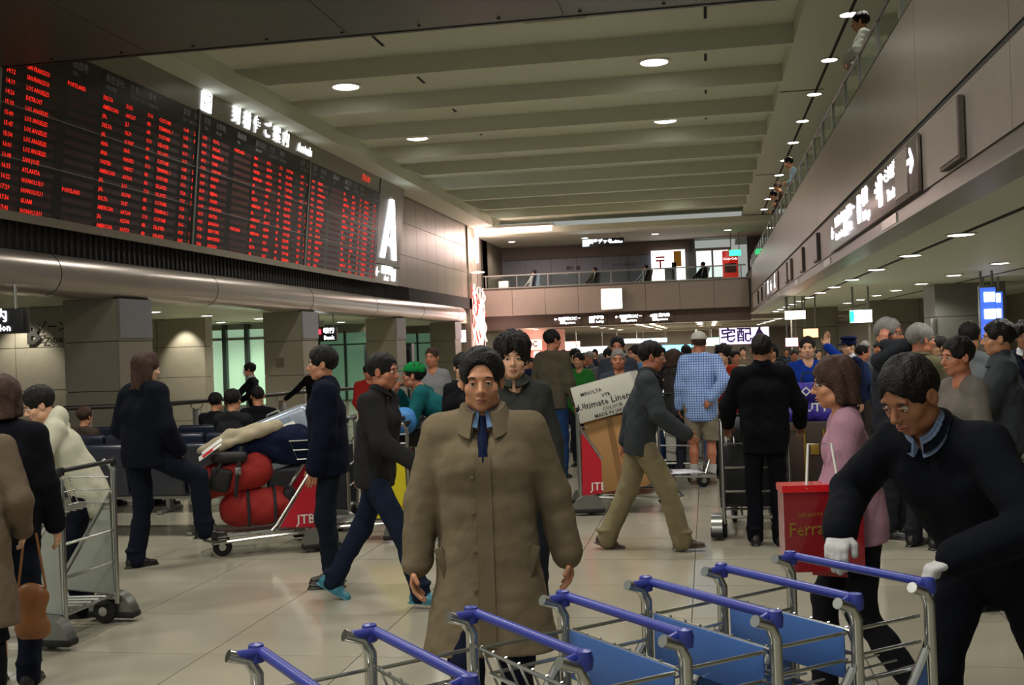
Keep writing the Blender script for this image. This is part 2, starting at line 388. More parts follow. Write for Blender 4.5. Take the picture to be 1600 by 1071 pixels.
for i, y in enumerate((8.6, 11.5, 14.25, 17.0, 19.8, 22.5, 25.2, 27.9, 30.6, 33.3, 36, 38.7, 41.4)):
    downlight(2.53, y, ZB, 52, ORD[i] + ' lamp from the camera in first row under the right balcony', 'first row of lamps under the right balcony', .75, (1, .97, .9))
for i, y in enumerate((11.2, 14.0, 16.8, 19.8, 22.7, 25.6, 28.5, 31.4, 34.3)):
    downlight(4.22, y, ZB, 50, ORD[i] + ' lamp from the camera in second row under the right balcony', 'second row of lamps under the right balcony', .75, (1, .97, .9))
for i, (x, y) in enumerate(((-11.1, 20.6), (-11.4, 23.6), (-11.5, 26.8), (-14.2, 27.4), (-13.4, 28.6), (-11.9, 28.9), (-11.4, 33), (-11.4, 36), (-11.4, 39))):
    downlight(x, y, ZB, 85, ['lamp in low left ceiling just right of first column', 'lamp in low left ceiling above the spotlit wall', 'lamp in low left ceiling right of the glazed doors', 'lamp over the left leaf of the glazed doors', 'lamp over the middle leaf of the glazed doors', 'lamp over the right leaf of the glazed doors', 'nearest lamp behind the second left column', 'lamp behind the third left column', 'farthest lamp behind the left columns'][i], 'lamps behind the left columns', .8, (1, .98, .84))
for i, (x, y) in enumerate(((-8.2, 46.5), (-5.0, 46.5), (-2.0, 46.3), (1.0, 46.2))):
    downlight(x, y, 6.23, 80, ['leftmost', 'second from left', 'third from left', 'rightmost'][i] + ' small lamp over the back gallery', 'lamps over the back gallery', .9, (1, .9, .8))
k_ = 0
for x, ys in ((-7.8, (45.5, 50, 56, 62)), (-5.0, (45.6, 49, 53, 58, 64)), (-2.9, (46, 48, 50, 52.5, 55, 58, 61, 65, 70)), (-.3, (47, 50, 53, 56, 60, 66)), (2.9, (46, 50, 54, 58, 63))):
    for y in ys:
        downlight(x, y, 2.46, 260 if k_ % 2 == 0 else 0, 'tiny ceiling lamp far down the concourse', 'lamps in the far concourse ceiling', 1.1, (1, .95, .88)); k_ += 1
# a pair of long light strips in the far ceiling
for x, y0, y1 in ((-2.35, 47, 64), (.35, 45, 60)):
    o = MB().box((x, (y0 + y1) / 2, 2.45), (.16, y1 - y0, .03)).part('strip_lamp', emat('strip_glow', '#fff2e0', 5))
    tag(o, 'long lit strip in the far concourse ceiling, ' + ('left one' if x < 0 else 'right one'), 'lamp', 'far light strips')
for y in (56, 66, 76, 84): light('AREA', (-3, y, 2.3), 420, (1, .93, .85), 6, size_y=1.5)  # fill lights added to brighten the far concourse, no fixtures there
# fluorescent cove at the left end of the back gallery
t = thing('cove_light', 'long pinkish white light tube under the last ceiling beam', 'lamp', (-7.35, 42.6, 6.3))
MB().tube([(-1.5, 0, 0), (1.45, 0, 0)], .09, 10).part('tube', emat('pink_tube_and_glint', '#ffe4dc', 8), t); MB().rb((0, 0, .15), (3.1, .34, .1), .02).part('housing', M_white, t)
light('AREA', (-7.35, 42.5, 6.15), 260, (1, .76, .7), 3.0, rot=(0, 0, 0), size_y=.3)
MB().tube([(-1.52, -.35, -1.25), (-1.52, -.35, .1)], .07, 10).part('pier_glint', emat('pink_tube_and_glint', '', 0), t)  # glowing rod added to imitate a lamp's reflection on the end pier
light('POINT', (-8.6, 43.2, 5.6), 60, (1, .72, .68), .3)
light('POINT', (-8.3, 42.2, 2.2), 26, (1, .62, .58), .4)
# unseen overhead fill: area lights without fixtures, added in place of hall lamps
for x in (-7, -3.6, -.4):
    for y in (3.0, 9.0): light('AREA', (x, y, 5.3), 75, (1, .95, .86), .9)
light('AREA', (-3.5, -4, 6), 200, (1, .95, .86), 3)

# ================================================================== figures
def V(*a): return np.array(a, float)
def nrm(v): v = np.asarray(v, float); n = np.linalg.norm(v); return v / n if n > 1e-9 else V(0, 0, 1)
def rotm(yaw=0, pitch=0, roll=0):
    """yaw about Z, pitch forward (+Y leans down) about X, roll about Y; degrees"""
    a, b_, c = R(yaw), R(pitch), R(roll)
    Z = np.array([[math.cos(a), -math.sin(a), 0], [math.sin(a), math.cos(a), 0], [0, 0, 1]])
    X = np.array([[1, 0, 0], [0, math.cos(-b_), -math.sin(-b_)], [0, math.sin(-b_), math.cos(-b_)]])
    Y = np.array([[math.cos(c), 0, math.sin(c)], [0, 1, 0], [-math.sin(c), 0, math.cos(c)]])
    return Z @ X @ Y

class SDF:
    def __init__(s, lo, hi, h, fine=None, hf=None):
        s.ax = []
        for i in range(3):
            if fine is None: a = np.arange(lo[i], hi[i] + h, h)
            else:
                f0, f1 = max(fine[0][i], lo[i]), min(fine[1][i], hi[i])
                p = [np.arange(lo[i], f0 - hf * .5, h), np.arange(f0, f1, hf), np.arange(f1, hi[i] + h, h)]
                a = np.unique(np.concatenate([q for q in p if len(q)]))
                a = a[np.concatenate([[True], np.diff(a) > hf * .4])]
            s.ax.append(a.astype(np.float32))
        s.h = h; s.F = np.full([len(a) for a in s.ax], 1.0, np.float32)
    def app(s, fn, lo, hi, k, op):
        m = k + 2.2 * s.h; sl = []
        for i in range(3):
            a, b_ = np.searchsorted(s.ax[i], [lo[i] - m, hi[i] + m])
            if b_ - a < 1: return
            sl.append(slice(a, b_))
        sl = tuple(sl); X = s.ax[0][sl[0]][:, None, None]; Y = s.ax[1][sl[1]][None, :, None]; Z = s.ax[2][sl[2]][None, None, :]
        d = fn(X, Y, Z).astype(np.float32); f = s.F[sl]
        if op == 'u': a, b_ = f, d
        else: a, b_ = -f, d          # subtraction as -min(-f, d)
        hh = np.clip(.5 + .5 * (b_ - a) / k, 0, 1); r = b_ * (1 - hh) + a * hh - k * hh * (1 - hh)
        s.F[sl] = r if op == 'u' else -r
    def cone(s, a, b_, ra, rb, k=.02, flat=None, fa=1., op='u'):
        a = np.asarray(a, float); b_ = np.asarray(b_, float); ba = b_ - a; L2 = float(ba @ ba) + 1e-9; rm = max(ra, rb)
        if flat is not None: flat = nrm(flat)
        def fn(X, Y, Z):
            px, py, pz = X - a[0], Y - a[1], Z - a[2]
            t = np.clip((px * ba[0] + py * ba[1] + pz * ba[2]) / L2, 0, 1)
            px = px - t * ba[0]; py = py - t * ba[1]; pz = pz - t * ba[2]; q = px * px + py * py + pz * pz
            if flat is not None:
                c = px * flat[0] + py * flat[1] + pz * flat[2]; q = q + c * c * (1 / fa ** 2 - 1)
                return (np.sqrt(q) - (ra + (rb - ra) * t)) * (fa if fa < 1 else 1)
            return np.sqrt(q) - (ra + (rb - ra) * t)
        e = rm * max(1, fa); s.app(fn, np.minimum(a, b_) - e, np.maximum(a, b_) + e, k, op)
    def ell(s, c, r, Rm=None, k=.01, op='u'):
        c = np.asarray(c, float); Rm = np.eye(3) if Rm is None else Rm
        def fn(X, Y, Z):
            px, py, pz = X - c[0], Y - c[1], Z - c[2]; k0 = 0; k1 = 0
            for i in range(3):
                q = (px * Rm[0, i] + py * Rm[1, i] + pz * Rm[2, i]) / r[i]; k0 = k0 + q * q; k1 = k1 + (q / r[i]) ** 2
            k0 = np.sqrt(k0); k1 = np.sqrt(k1) + 1e-9; return k0 * (k0 - 1) / k1
        e = max(r); s.app(fn, c - e, c + e, k, op)
    def plane(s, p, n, k=.008):
        """remove everything on the side n points to"""
        p = np.asarray(p, float); n = nrm(n)
        def fn(X, Y, Z): return -((X - p[0]) * n[0] + (Y - p[1]) * n[1] + (Z - p[2]) * n[2])
        s.app(fn, [-9] * 3, [9] * 3, k, 's')
    def noise(s, amp, freq, seed=0, stretch=(1, 1, 1)):
        rg = np.random.default_rng(seed); I = np.argwhere(np.abs(s.F) < .035)
        P = np.stack([s.ax[i][I[:, i]] for i in range(3)], 1); Q = P * np.array(stretch)
        w = np.zeros(len(P))
        for q in range(5):
            d = rg.normal(size=3); d /= np.linalg.norm(d); ph = rg.uniform(0, 6.28); d2 = rg.normal(size=3) * .6
            w += (1.2 - 2.2 * np.abs(np.sin(((Q @ d) * freq * (1 + q * .45) + ph + 1.4 * np.sin((Q @ d2) * freq * .5 + ph * 2)) * .5))) / (1 + q * .4)
        s.F[I[:, 0], I[:, 1], I[:, 2]] += (amp * w / 2).astype(np.float32)
    def mesh(s, name, m=None):
        F = s.F; F[0], F[-1], F[:, 0], F[:, -1], F[:, :, 0], F[:, :, -1] = 1, 1, 1, 1, 1, 1
        ins = F < 0; nx, ny, nz = F.shape; c = np.zeros((nx - 1, ny - 1, nz - 1), np.int8)
        for i in (0, 1):
            for j in (0, 1):
                for k in (0, 1): c += ins[i:nx - 1 + i, j:ny - 1 + j, k:nz - 1 + k]
        act = (c > 0) & (c < 8); I = np.argwhere(act); idx = np.full(c.shape, -1, np.int32); idx[act] = np.arange(len(I))
        P = np.zeros((len(I), 3)); n = np.zeros(len(I)); cor = [(i, j, k) for i in (0, 1) for j in (0, 1) for k in (0, 1)]
        for a in cor:
            for ax in range(3):
                if a[ax]: continue
                b_ = list(a); b_[ax] = 1; A = I + a; B = I + b_
                fa = F[A[:, 0], A[:, 1], A[:, 2]]; fb = F[B[:, 0], B[:, 1], B[:, 2]]; m_ = (fa < 0) != (fb < 0)
                t = np.where(m_, fa / np.where(m_, fa - fb, 1), 0)
                for q in range(3):
                    ca, cb = s.ax[q][A[:, q]], s.ax[q][B[:, q]]; P[:, q] += np.where(m_, ca + (cb - ca) * t, 0)
                n += m_
        P /= np.maximum(n, 1)[:, None]; Q = []
        for ax in range(3):
            sl0 = [slice(1, -1)] * 3; sl1 = [slice(1, -1)] * 3; sl0[ax] = slice(0, -1); sl1[ax] = slice(1, None)
            e0, e1 = ins[tuple(sl0)], ins[tuple(sl1)]; E_ = np.argwhere(e0 != e1); sg = e0[E_[:, 0], E_[:, 1], E_[:, 2]]
            u, v = [(1, 2), (2, 0), (0, 1)][ax]; base = E_.copy(); off = np.ones(3, int); off[ax] = 0; base = base + off
            def cell(du, dv):
                g = base.copy(); g[:, u] -= du; g[:, v] -= dv; return idx[g[:, 0], g[:, 1], g[:, 2]]
            q = np.stack([cell(1, 1), cell(0, 1), cell(0, 0), cell(1, 0)], 1)
            q[~sg] = q[~sg][:, ::-1]; Q.append(q)
        Q = np.concatenate(Q); Q = Q[(Q >= 0).all(1)]
        me = D.meshes.new(name); me.vertices.add(len(P)); me.vertices.foreach_set('co', P.astype(np.float32).ravel())
        me.loops.add(len(Q) * 4); me.loops.foreach_set('vertex_index', Q.astype(np.int32).ravel())
        me.polygons.add(len(Q)); me.polygons.foreach_set('loop_start', np.arange(0, len(Q) * 4, 4, dtype=np.int32))
        me.update(calc_edges=True); me.shade_smooth()
        if m: me.materials.append(m)
        return me

def ik(a, t, l1, l2, hint):
    d = t - a; L = np.linalg.norm(d); Lm = (l1 + l2) * .995
    if L > Lm: t = a + d / L * Lm; d = t - a; L = Lm
    L = max(L, abs(l1 - l2) * 1.05 + .02); n = nrm(d); x = (l1 * l1 - l2 * l2 + L * L) / (2 * L); h = math.sqrt(max(l1 * l1 - x * x, 0))
    hd = np.asarray(hint, float); hd = nrm(hd - n * (hd @ n)); return a + n * x + hd * h, t

DEF = dict(pel=(0, 0, .93), lean=2, side=0, twist=0, turn=0, head=(0, 0, 0), hr=(.25, .05, .80), hl=(-.25, .05, .80), er=(.5, -1, -.1), el=(-.5, -1, -.1),
           fr=(.10, 0, .085, 0, 0), flt=(-.10, 0, .085, 0, 0), kr=(.1, 1, 0), kl=(-.1, 1, 0), w=1., belly=0., grip=(.25, .25))
def skel(p):
    q = dict(DEF); q.update(p); J = {}
    pel = V(*q['pel']); Rs = rotm(q['turn'], q['lean'], q['side']); Rc = rotm(q['turn'] + q['twist'], q['lean'] * 1.15, q['side'])
    J['pel'], J['Rs'], J['Rc'] = pel, Rs, Rc
    J['waist'] = pel + Rs @ V(0, 0, .14); J['chest'] = J['waist'] + Rc @ V(0, .0, .20); J['nb'] = J['waist'] + Rc @ V(0, -.015, .385)
    w = q['w']
    for s_, k in ((1, 'r'), (-1, 'l')):
        sh = J['waist'] + Rc @ V(s_ * .16 * w, -.015, .326); J['sh' + k] = sh; h = V(*q['h' + k])
        J['elb' + k], J['wr' + k] = ik(sh, h, .285, .25, Rc @ V(*q['e' + k]))
        hp = pel + rotm(q['turn']) @ V(s_ * .088, 0, -.02); J['hip' + k] = hp; ft = q['fr' if k == 'r' else 'flt']
        J['kn' + k], J['an' + k] = ik(hp, V(*ft[:3]), .415, .415, V(*q['k' + k])); J['ft' + k] = ft
    J['Rh'] = rotm(q['turn'] + q['twist'] * .5 + q['head'][0], q['lean'] * .6 + q['head'][1], q['head'][2])
    J['hc'] = J['nb'] + Rc @ V(0, .0, .06) + J['Rh'] @ V(0, .022, .092); J['q'] = q
    return J
def bounds(J, m=.22):
    P = np.array([v for k, v in J.items() if isinstance(v, np.ndarray) and v.shape == (3,)]); return P.min(0) - m, P.max(0) + m

def head_fields(S, J, fem=False, k=.012):
    c, Rh = J['hc'], J['Rh']
    def P(*a): return c + Rh @ V(*a)
    S.ell(P(0, -.012, .028), (.074, .094, .086), Rh, k)
    S.ell(P(0, .02, -.035), (.062, .07, .078), Rh, .02)
    S.ell(P(0, .052, -.092), (.028 if not fem else .022, .026, .024), Rh, .02)
    for s_ in (1, -1):
        S.ell(P(s_ * .04, .048, -.03), (.026, .026, .024), Rh, .015)
        S.ell(P(s_ * .045, .01, -.075), (.022, .035, .025), Rh, .02)
    S.ell(P(0, .074, .022), (.052, .014, .014), Rh, .012)
    for s_ in (1, -1): S.ell(P(s_ * .031, .099, .0), (.019, .014, .011), Rh, .008, 's')
    S.cone(P(0, .082, .006), P(0, .104, -.031), .0075, .0125, .008)
    for s_ in (1, -1): S.ell(P(s_ * .0115, .094, -.036), (.0085, .009, .007), Rh, .004)
    S.ell(P(0, .083, -.0625), (.023, .0125, .0055), Rh, .003); S.ell(P(0, .081, -.0745), (.019, .0125, .007), Rh, .003)
    S.ell(P(0, .099, -.0685), (.024, .008, .0022), Rh, .003, 's')
    for s_ in (1, -1):
        S.ell(P(s_ * .079, -.008, -.008), (.009, .02, .032), Rh @ rotm(s_ * 20), .004)
        S.ell(P(s_ * .088, -.004, -.006), (.006, .01, .018), Rh @ rotm(s_ * 20), .004, 's')
    S.cone(J['nb'] + J['Rc'] @ V(0, .0, -.03), P(0, -.018, -.055), .062 if not fem else .052, .05 if not fem else .042, .025)

def hand(S, J, k, grip):
    s_ = 1 if k == 'r' else -1; w, e = J['wr' + k], J['elb' + k]; d = nrm(w - e)
    q = J['q']
    if q.get('hd' + k) is not None: d = nrm(V(*q['hd' + k]))
    # palm normal points to body by default
    pn = V(*q['pn' + k]) if q.get('pn' + k) is not None else V(-s_, .15, 0)
    pn = nrm(pn - d * (pn @ d)); sd = nrm(np.cross(d, pn)) * (1 if s_ > 0 else -1)
    if sd[1] < 0 and q.get('pn' + k) is None: sd = -sd      # thumb side forward
    if q.get('th' + k) is not None and sd @ V(*q['th' + k]) < 0: sd = -sd
    pc = w + d * .05
    S.cone(w - d * .01, w + d * .03, .024, .026, .012, pn, .7)
    S.cone(w + d * .035 + sd * .016, w + d * .075 + sd * .019, .021, .019, .012, pn, .55); S.cone(w + d * .035 - sd * .016, w + d * .07 - sd * .02, .021, .017, .012, pn, .55)
    for i, (o, L) in enumerate(((.028, .074), (.0095, .084), (-.0095, .078), (-.028, .06))):
        p = w + d * (.082 - abs(i - 1.2) * .004) + sd * o; r = .0088
        a1 = .25 + grip * 1.2; dd = d
        for j, f in enumerate((.45, .32, .23)):
            ang = grip * (.9, 1.1, .8)[j] + .08; dd = nrm(dd * math.cos(ang) + pn * math.sin(ang)); p2 = p + dd * L * f
            pn2 = pn; S.cone(p, p2, r, r * .93, .003); p = p2; r *= .93
            pnn = nrm(pn - dd * (pn @ dd)); pn_ = pnn; 
    t0 = w + d * .02 + sd * .022; t1 = t0 + nrm(sd * .8 + d * .7 + pn * .35) * .04; t2 = t1 + nrm(d * .9 + pn * (.3 + grip) + sd * .1) * .032
    S.cone(t0, t1, .013, .0105, .008); S.cone(t1, t2, .0105, .009, .004)

def body_mesh(J, m, h, hf, fem=False, fine_hands=True):
    lo, hi = bounds(J); c = J['hc']; fine = None
    if hf < h: fine = (c - .125, c + .135)
    S = SDF(lo, hi, h, fine, hf) if fine is not None else SDF(lo, hi, h)
    q = J['q']; fy = J['Rc'] @ V(0, 1, 0)
    S.cone(J['pel'] + V(-.05, 0, 0), J['pel'] + V(.05, 0, 0), .095, .095, .03, fy, .8)
    S.cone(J['pel'], J['waist'], .105, .1, .03, fy, .75); S.cone(J['waist'], J['chest'], .1, .115, .03, fy, .7)
    S.cone(J['chest'], J['nb'] - J['Rc'] @ V(0, 0, .06), .115, .07, .03, fy, .7)
    for k, s_ in (('r', 1), ('l', -1)):
        sh = J['sh' + k]; S.cone(J['nb'] - J['Rc'] @ V(0, 0, .03), sh, .045, .045, .03); S.cone(sh, J['elb' + k], .042, .034, .015)
        S.cone(J['elb' + k], J['wr' + k], .036, .024, .015)
        if fine_hands: hand(S, J, k, q['grip'][0 if k == 'r' else 1])
        else: S.cone(J['wr' + k], J['wr' + k] + nrm(J['wr' + k] - J['elb' + k]) * .1, .03, .028, .01)
        S.cone(J['hip' + k], J['kn' + k], .072, .05, .03); a = J['an' + k]; S.cone(J['kn' + k], J['kn' + k] * .65 + a * .35, .05, .054, .02); S.cone(J['kn' + k] * .65 + a * .35, a, .053, .033, .02)
        f = J['ft' + k]; fd = rotm(q['turn'] + f[3]) @ (rotm(0, f[4]) @ V(0, 1, 0)); S.cone(a - V(0, 0, .02), a + fd * .05 - V(0, 0, .045), .026, .02, .02)
    head_fields(S, J, fem)
    return S.mesh('body', m)

def torso_cloth(J, m, h, o):
    """o: hem z (world), flare, sleeve 0..1, bulk, collar, amp, neck opening"""
    lo, hi = bounds(J, .26); b_ = o.get('bulk', 0.); hem = o.get('hem', None); seed = o.get('seed', 1)
    S = SDF(lo, hi, h); Rc, Rs = J['Rc'], J['Rs']; fy = Rc @ V(0, 1, 0); pel, wa, ch, nb = J['pel'], J['waist'], J['chest'], J['nb']; q = J['q']; w = q['w']; bl = q['belly']
    cx = .05 * w
    for s_ in (1, -1):
        ex = Rc @ V(s_, 0, 0)
        S.cone(wa + ex * cx - Rc @ V(0, 0, .02), ch + ex * (cx + .016), .108 + b_ + bl * .3, .118 + b_, .04, fy, .84)
        S.cone(pel + ex * cx, wa + ex * cx, .113 + b_, .108 + b_ + bl * .3, .04, fy, .86)
        S.cone(ch + ex * (cx + .016), wa + Rc @ V(s_ * .085 * w, 0, .31), .116 + b_, .055 + b_ * .8, .035, fy, .82)
    S.cone(ch, nb - Rc @ V(0, .004, .035), .1 + b_ * .6, .062 + b_ * .5, .03, fy, .85)
    if hem is None: S.cone(pel + Rs @ V(-.045, 0, 0), pel + Rs @ V(-.045, 0, -.12), .112 + b_, .114 + b_, .03, fy, .84); S.cone(pel + Rs @ V(.045, 0, 0), pel + Rs @ V(.045, 0, -.12), .112 + b_, .114 + b_, .03, fy, .84)
    if bl: S.ell(wa + Rc @ V(0, .06 + bl * .3, 0), (.13, .09 + bl, .15), Rc, .05)
    for k, s_ in (('r', 1), ('l', -1)):
        sh = J['sh' + k]; S.cone(nb + Rc @ V(s_ * .03, -.012, -.018), sh + Rc @ V(0, 0, -.002), .046 + b_ * .7, .05 + b_ * .8, .03)
        e, wr = J['elb' + k], J['wr' + k]; sl = o.get('sleeve', 1.)
        if sl > .5:
            S.cone(sh, e, .056 + b_ * .9, .05 + b_ * .8, .03); end = e + (wr - e) * (.98 if sl >= 1 else (sl - .5) * 2); S.cone(e, end, .051 + b_ * .8, .040 + b_ * .8, .02)
        elif sl > 0: S.cone(sh, sh + (e - sh) * sl * 2, .058 + b_, .058 + b_, .03)
    ns = lambda: (S.noise(o.get('amp', .0075), o.get('freq', 22), seed, (1, 1, .4 if hem else .7)), S.noise(o.get('amp', .0075) * .35, 55, seed + 5, (1, 1, .8)))
    if hem is not None and hem < pel[2] - .02:
        fl_ = o.get('flare', .03); base = V(pel[0], pel[1] + o.get('drape', 0), hem - .03)
        for s_ in (1, -1):
            ex = rotm(q['turn']) @ V(s_, 0, 0)
            S.cone(pel + ex * .05, base + ex * (.05 + fl_ * .9), .113 + b_, .113 + b_ + fl_, .04, rotm(q['turn']) @ V(0, 1, 0), .88)
        ns(); S.plane((0, 0, hem), (0, 0, -1), .006)
    else:
        # hem perpendicular to the trunk
        dn = -(Rs @ V(0, 0, 1)); hz = o.get('hz', -.10); ns()
        for k in 'rl':
            pass
        S2 = pel + Rs @ V(0, 0, hz)
        def fn(X, Y, Z):
            pl = -((X - S2[0]) * dn[0] + (Y - S2[1]) * dn[1] + (Z - S2[2]) * dn[2])
            rad = np.sqrt((X - S2[0]) ** 2 + (Y - S2[1]) ** 2 + (Z - S2[2]) ** 2)
            return np.maximum(pl, rad - .30)
        # keep hands and forearms: only cut near the trunk
        keep = S.F.copy(); S.app(fn, [-9] * 3, [9] * 3, .006, 's')
        T = SDF(lo, hi, h)
        for k in 'rl':
            e, wr = J['elb' + k], J['wr' + k]; sl = o.get('sleeve', 1.)
            if sl > .5: T.cone(J['sh' + k], e, .054 + b_ * .9, .048 + b_ * .8, .03); T.cone(e, e + (wr - e) * (.98 if sl >= 1 else (sl - .5) * 2), .051 + b_ * .8, .040 + b_ * .8, .02)
        S.F = np.minimum(S.F, T.F)
    if o.get('hood'):
        S.ell(nb + Rc @ V(0, -.06, .02), (.12, .065, .075), Rc, .05); S.ell(nb + Rc @ V(0, .01, .08), (.08, .085, .08), Rc, .01, 's')
    S.cone(nb + Rc @ V(0, .03, .02), nb + Rc @ V(0, .03, .12), .052, .06, .008, op='s')
    if o.get('vneck'):
        v = o['vneck']; S.cone(wa + Rc @ V(0, .15, .36 - v), nb + Rc @ V(0, .085, .02), .006, .058, .004, Rc @ V(0, 1, 0), 1.6, 's')
    if o.get('placket'):
        S.cone(V(*(pel + Rs @ V(.02, .16 + b_, 0))) * [1, 1, 0] + V(0, 0, hem or pel[2]), nb + Rc @ V(.0, .13, -.06), .003, .003, .004, op='s')
    return S.mesh('jacket', m)

def leg_cloth(J, m, h, o):
    lo, hi = bounds(J, .2); S = SDF(lo, hi, h); pel = J['pel']; fy = rotm(J['q']['turn']) @ V(0, 1, 0); b_ = o.get('bulk', 0.)
    top = pel + J['Rs'] @ V(0, 0, .12)
    if o.get('skirt'):
        z = o['skirt']; base = V(pel[0], pel[1], z - .02)
        for s_ in (1, -1): S.cone(pel + V(s_ * .05, 0, .1), base + V(s_ * .06, 0, 0), .1, .125 + o.get('flare', 0), .04, fy, .8)
        S.plane((0, 0, z), (0, 0, -1)); S.noise(.004, 24, 3); return S.mesh('skirt', m)
    for s_ in (1, -1): S.cone(pel + rotm(J['q']['turn']) @ V(s_ * .05, 0, 0), top + V(s_ * .035, 0, 0), .1, .09, .03, fy, .82)
    for k, s_ in (('r', 1), ('l', -1)):
        hp, kn, an = J['hip' + k], J['kn' + k], J['an' + k]; S.cone(hp, kn, .088 + b_, .066 + b_, .03); cut = o.get('short')
        if cut: S.cone(kn, kn + (an - kn) * .1, .085, .085, .02)
        else:
            md = kn * .6 + an * .4; S.cone(kn, md, .067 + b_, .062 + b_, .03); S.cone(md, an + V(0, 0, -.025), .062 + b_, .064 + b_, .02)
            S.ell(an + V(0, 0, .05), (.068 + b_, .07 + b_, .02), None, .015)
    if o.get('short'):
        for k in 'rl':
            kn, an = J['kn' + k], J['an' + k]; S.plane(kn * .98 + an * .02, nrm(an - kn), .006)
    S.plane(top, J['Rs'] @ V(0, 0, 1)); S.noise(o.get('amp', .005), 24, o.get('seed', 2), (1, 1, .9)); S.noise(.002, 60, 9, (1, 1, .8))
    return S.mesh('trousers', m)

def hair_mesh(J, m, h, style, seed=0):
    c, Rh = J['hc'], J['Rh']; S = SDF(c - .24, c + .22, h)
    def P(*a): return c + Rh @ V(*a)
    th = {'short': .008, 'crop': .004, 'bushy': .03, 'bob': .014, 'long': .014, 'side': .012}.get(style, .01)
    S.ell(P(0, -.016, .036 + th * .4), (.077 + th, .097 + th, .085 + th), Rh, .01)
    if style == 'bushy':
        for i in range(9):
            a = i * .7; S.ell(P(.075 * math.cos(a), -.02 + .085 * math.sin(a), .07 + .012 * (i % 3)), (.032,) * 3, None, .02)
    if style in ('bob', 'long'):
        zl = -.1 if style == 'bob' else -.17
        for s_ in (1, -1): S.cone(P(s_ * .07, -.02, .03), P(s_ * .078, -.02, zl + .02), .034, .026, .02)
        S.cone(P(0, -.075, .03), P(0, -.085, zl), .05, .045, .03, Rh @ V(0, 1, 0), .7); S.cone(P(-.04, -.06, .0), P(-.04, -.07, zl), .04, .038, .03); S.cone(P(.04, -.06, .0), P(.04, -.07, zl), .04, .038, .03)
    # clear the face
    fx = .062 if style in ('bob', 'long') else .09
    if style in ('bob', 'long'): S.ell(P(0, .105, -.055), (fx, .085, .112), Rh, .006, 's')
    elif style == 'receding': S.ell(P(0, .125, -.02), (.08, .088, .125), Rh, .008, 's')
    else: S.ell(P(0, .122, -.03), (.078, .085, .108 if style != 'bushy' else .088), Rh, .008, 's')
    if style not in ('bob', 'long'):
        S.plane(P(0, -.05, -.062), Rh @ V(0, .55, -1), .01)
        for s_ in (1, -1): S.ell(P(s_ * .09, .012, -.04), (.03, .035, .05), Rh, .006, 's')
    if style == 'long' or style == 'bob': S.plane(P(0, 0, zl - .01), Rh @ V(0, 0, -1), .008)
    S.ell(P(0, .0, -.05), (.055, .075, .08), Rh, .004, 's') if style in ('bob', 'long') else None
    S.noise(.0055 if style != 'bushy' else .011, 80, seed, (1, 1, .4))
    return S.mesh('hair', m)

def cap_mesh(J, m, h, brim=True, back=False, peaked=False):
    c, Rh = J['hc'], J['Rh']; S = SDF(c - .25, c + .25, h)
    def P(*a): return c + Rh @ V(*a)
    S.ell(P(0, -.014, .045), (.09, .11, .088), Rh, .01); S.plane(P(0, 0, .035), Rh @ V(0, 0, -1), .004)
    if brim: S.ell(P(0, .115 if not back else -.12, .04), (.07, .075, .007), Rh @ rotm(0, 8 if not back else -8), .006)
    if peaked: S.cone(P(0, -.01, .115), P(0, -.01, .12), .115, .115, .01, Rh @ V(0, 0, 1), .25)
    S.cone(P(0, -.014, .13), P(0, -.014, .135), .008, .006, .004)
    return S.mesh('cap', m)

def shoe_mesh():
    S = SDF((-.07, -.11, -.1), (.07, .22, .06), .0065)
    S.cone((0, -.045, -.045), (0, .06, -.05), .036, .04, .02); S.cone((0, .06, -.055), (0, .145, -.062), .04, .03, .02, (0, 0, 1), .75); S.cone((0, -.03, -.04), (0, -.02, .0), .04, .042, .02)
    S.cone((0, -.055, -.08), (0, .15, -.08), .038, .038, .01, (0, 0, 1), .25); S.plane((0, 0, -.085), (0, 0, -1), .003)
    S.ell((0, -.025, .02), (.034, .036, .03), None, .006, 's')
    for i in range(4): S.cone((-.016, .045 + i * .017, -.008 - i * .006), (.016, .045 + i * .017, -.008 - i * .006), .004, .004, .003)
    return S.mesh('shoe')
SHOE = shoe_mesh()
EYE = MB().lathe([(.0001, -.0115), (.006, -.0098), (.0098, -.006), (.0115, 0), (.0098, .006), (.006, .0098), (.0001, .0115)], n=14, ax='Y').mesh('eyeball', mat('eye_white', '#c9c2b6', .2, var=0), True)
IRIS = MB().lathe([(.0001, .0118), (.0035, .0116), (.0058, .0106), (.0058, .008)], n=14, ax='Y').mesh('iris', mat('iris_dark', '#120b08', .1, var=0), True)
BROW = MB().tube([(-.017, -.002, -.003), (-.006, .004, .002), (.006, .004, .0025), (.017, -.004, -.003)], [.0015, .0034, .003, .001], 6).mesh('eyebrow', None, True)
LID = MB().tube([(-.0155, -.006, -.001), (-.007, .0015, .005), (.006, .0015, .005), (.0155, -.006, 0)], [.0015, .0034, .0034, .0015], 6).mesh('upper_lid', None, True)
LIPS = MB().tube([(-.022, -.006, 0), (-.01, .004, .0025), (0, .0055, .0015), (.01, .004, .0025), (.022, -.006, 0)], [.001, .0035, .0035, .0035, .001], 6)
LIPS.tube([(-.018, -.004, -.006), (-.008, .003, -.009), (.008, .003, -.009), (.018, -.004, -.006)], [.001, .004, .004, .001], 6); LIPS = LIPS.mesh('lips', None, True)
GLAS = MB()
for s_ in (1, -1): GLAS.tube([(s_ * .033 + .021 * math.cos(a * math.pi / 8), .1, -.002 + .015 * math.sin(a * math.pi / 8)) for a in range(16)], .0016, 5, True); GLAS.tube([(s_ * .054, .099, .003), (s_ * .082, .0, .006)], .0015, 5)
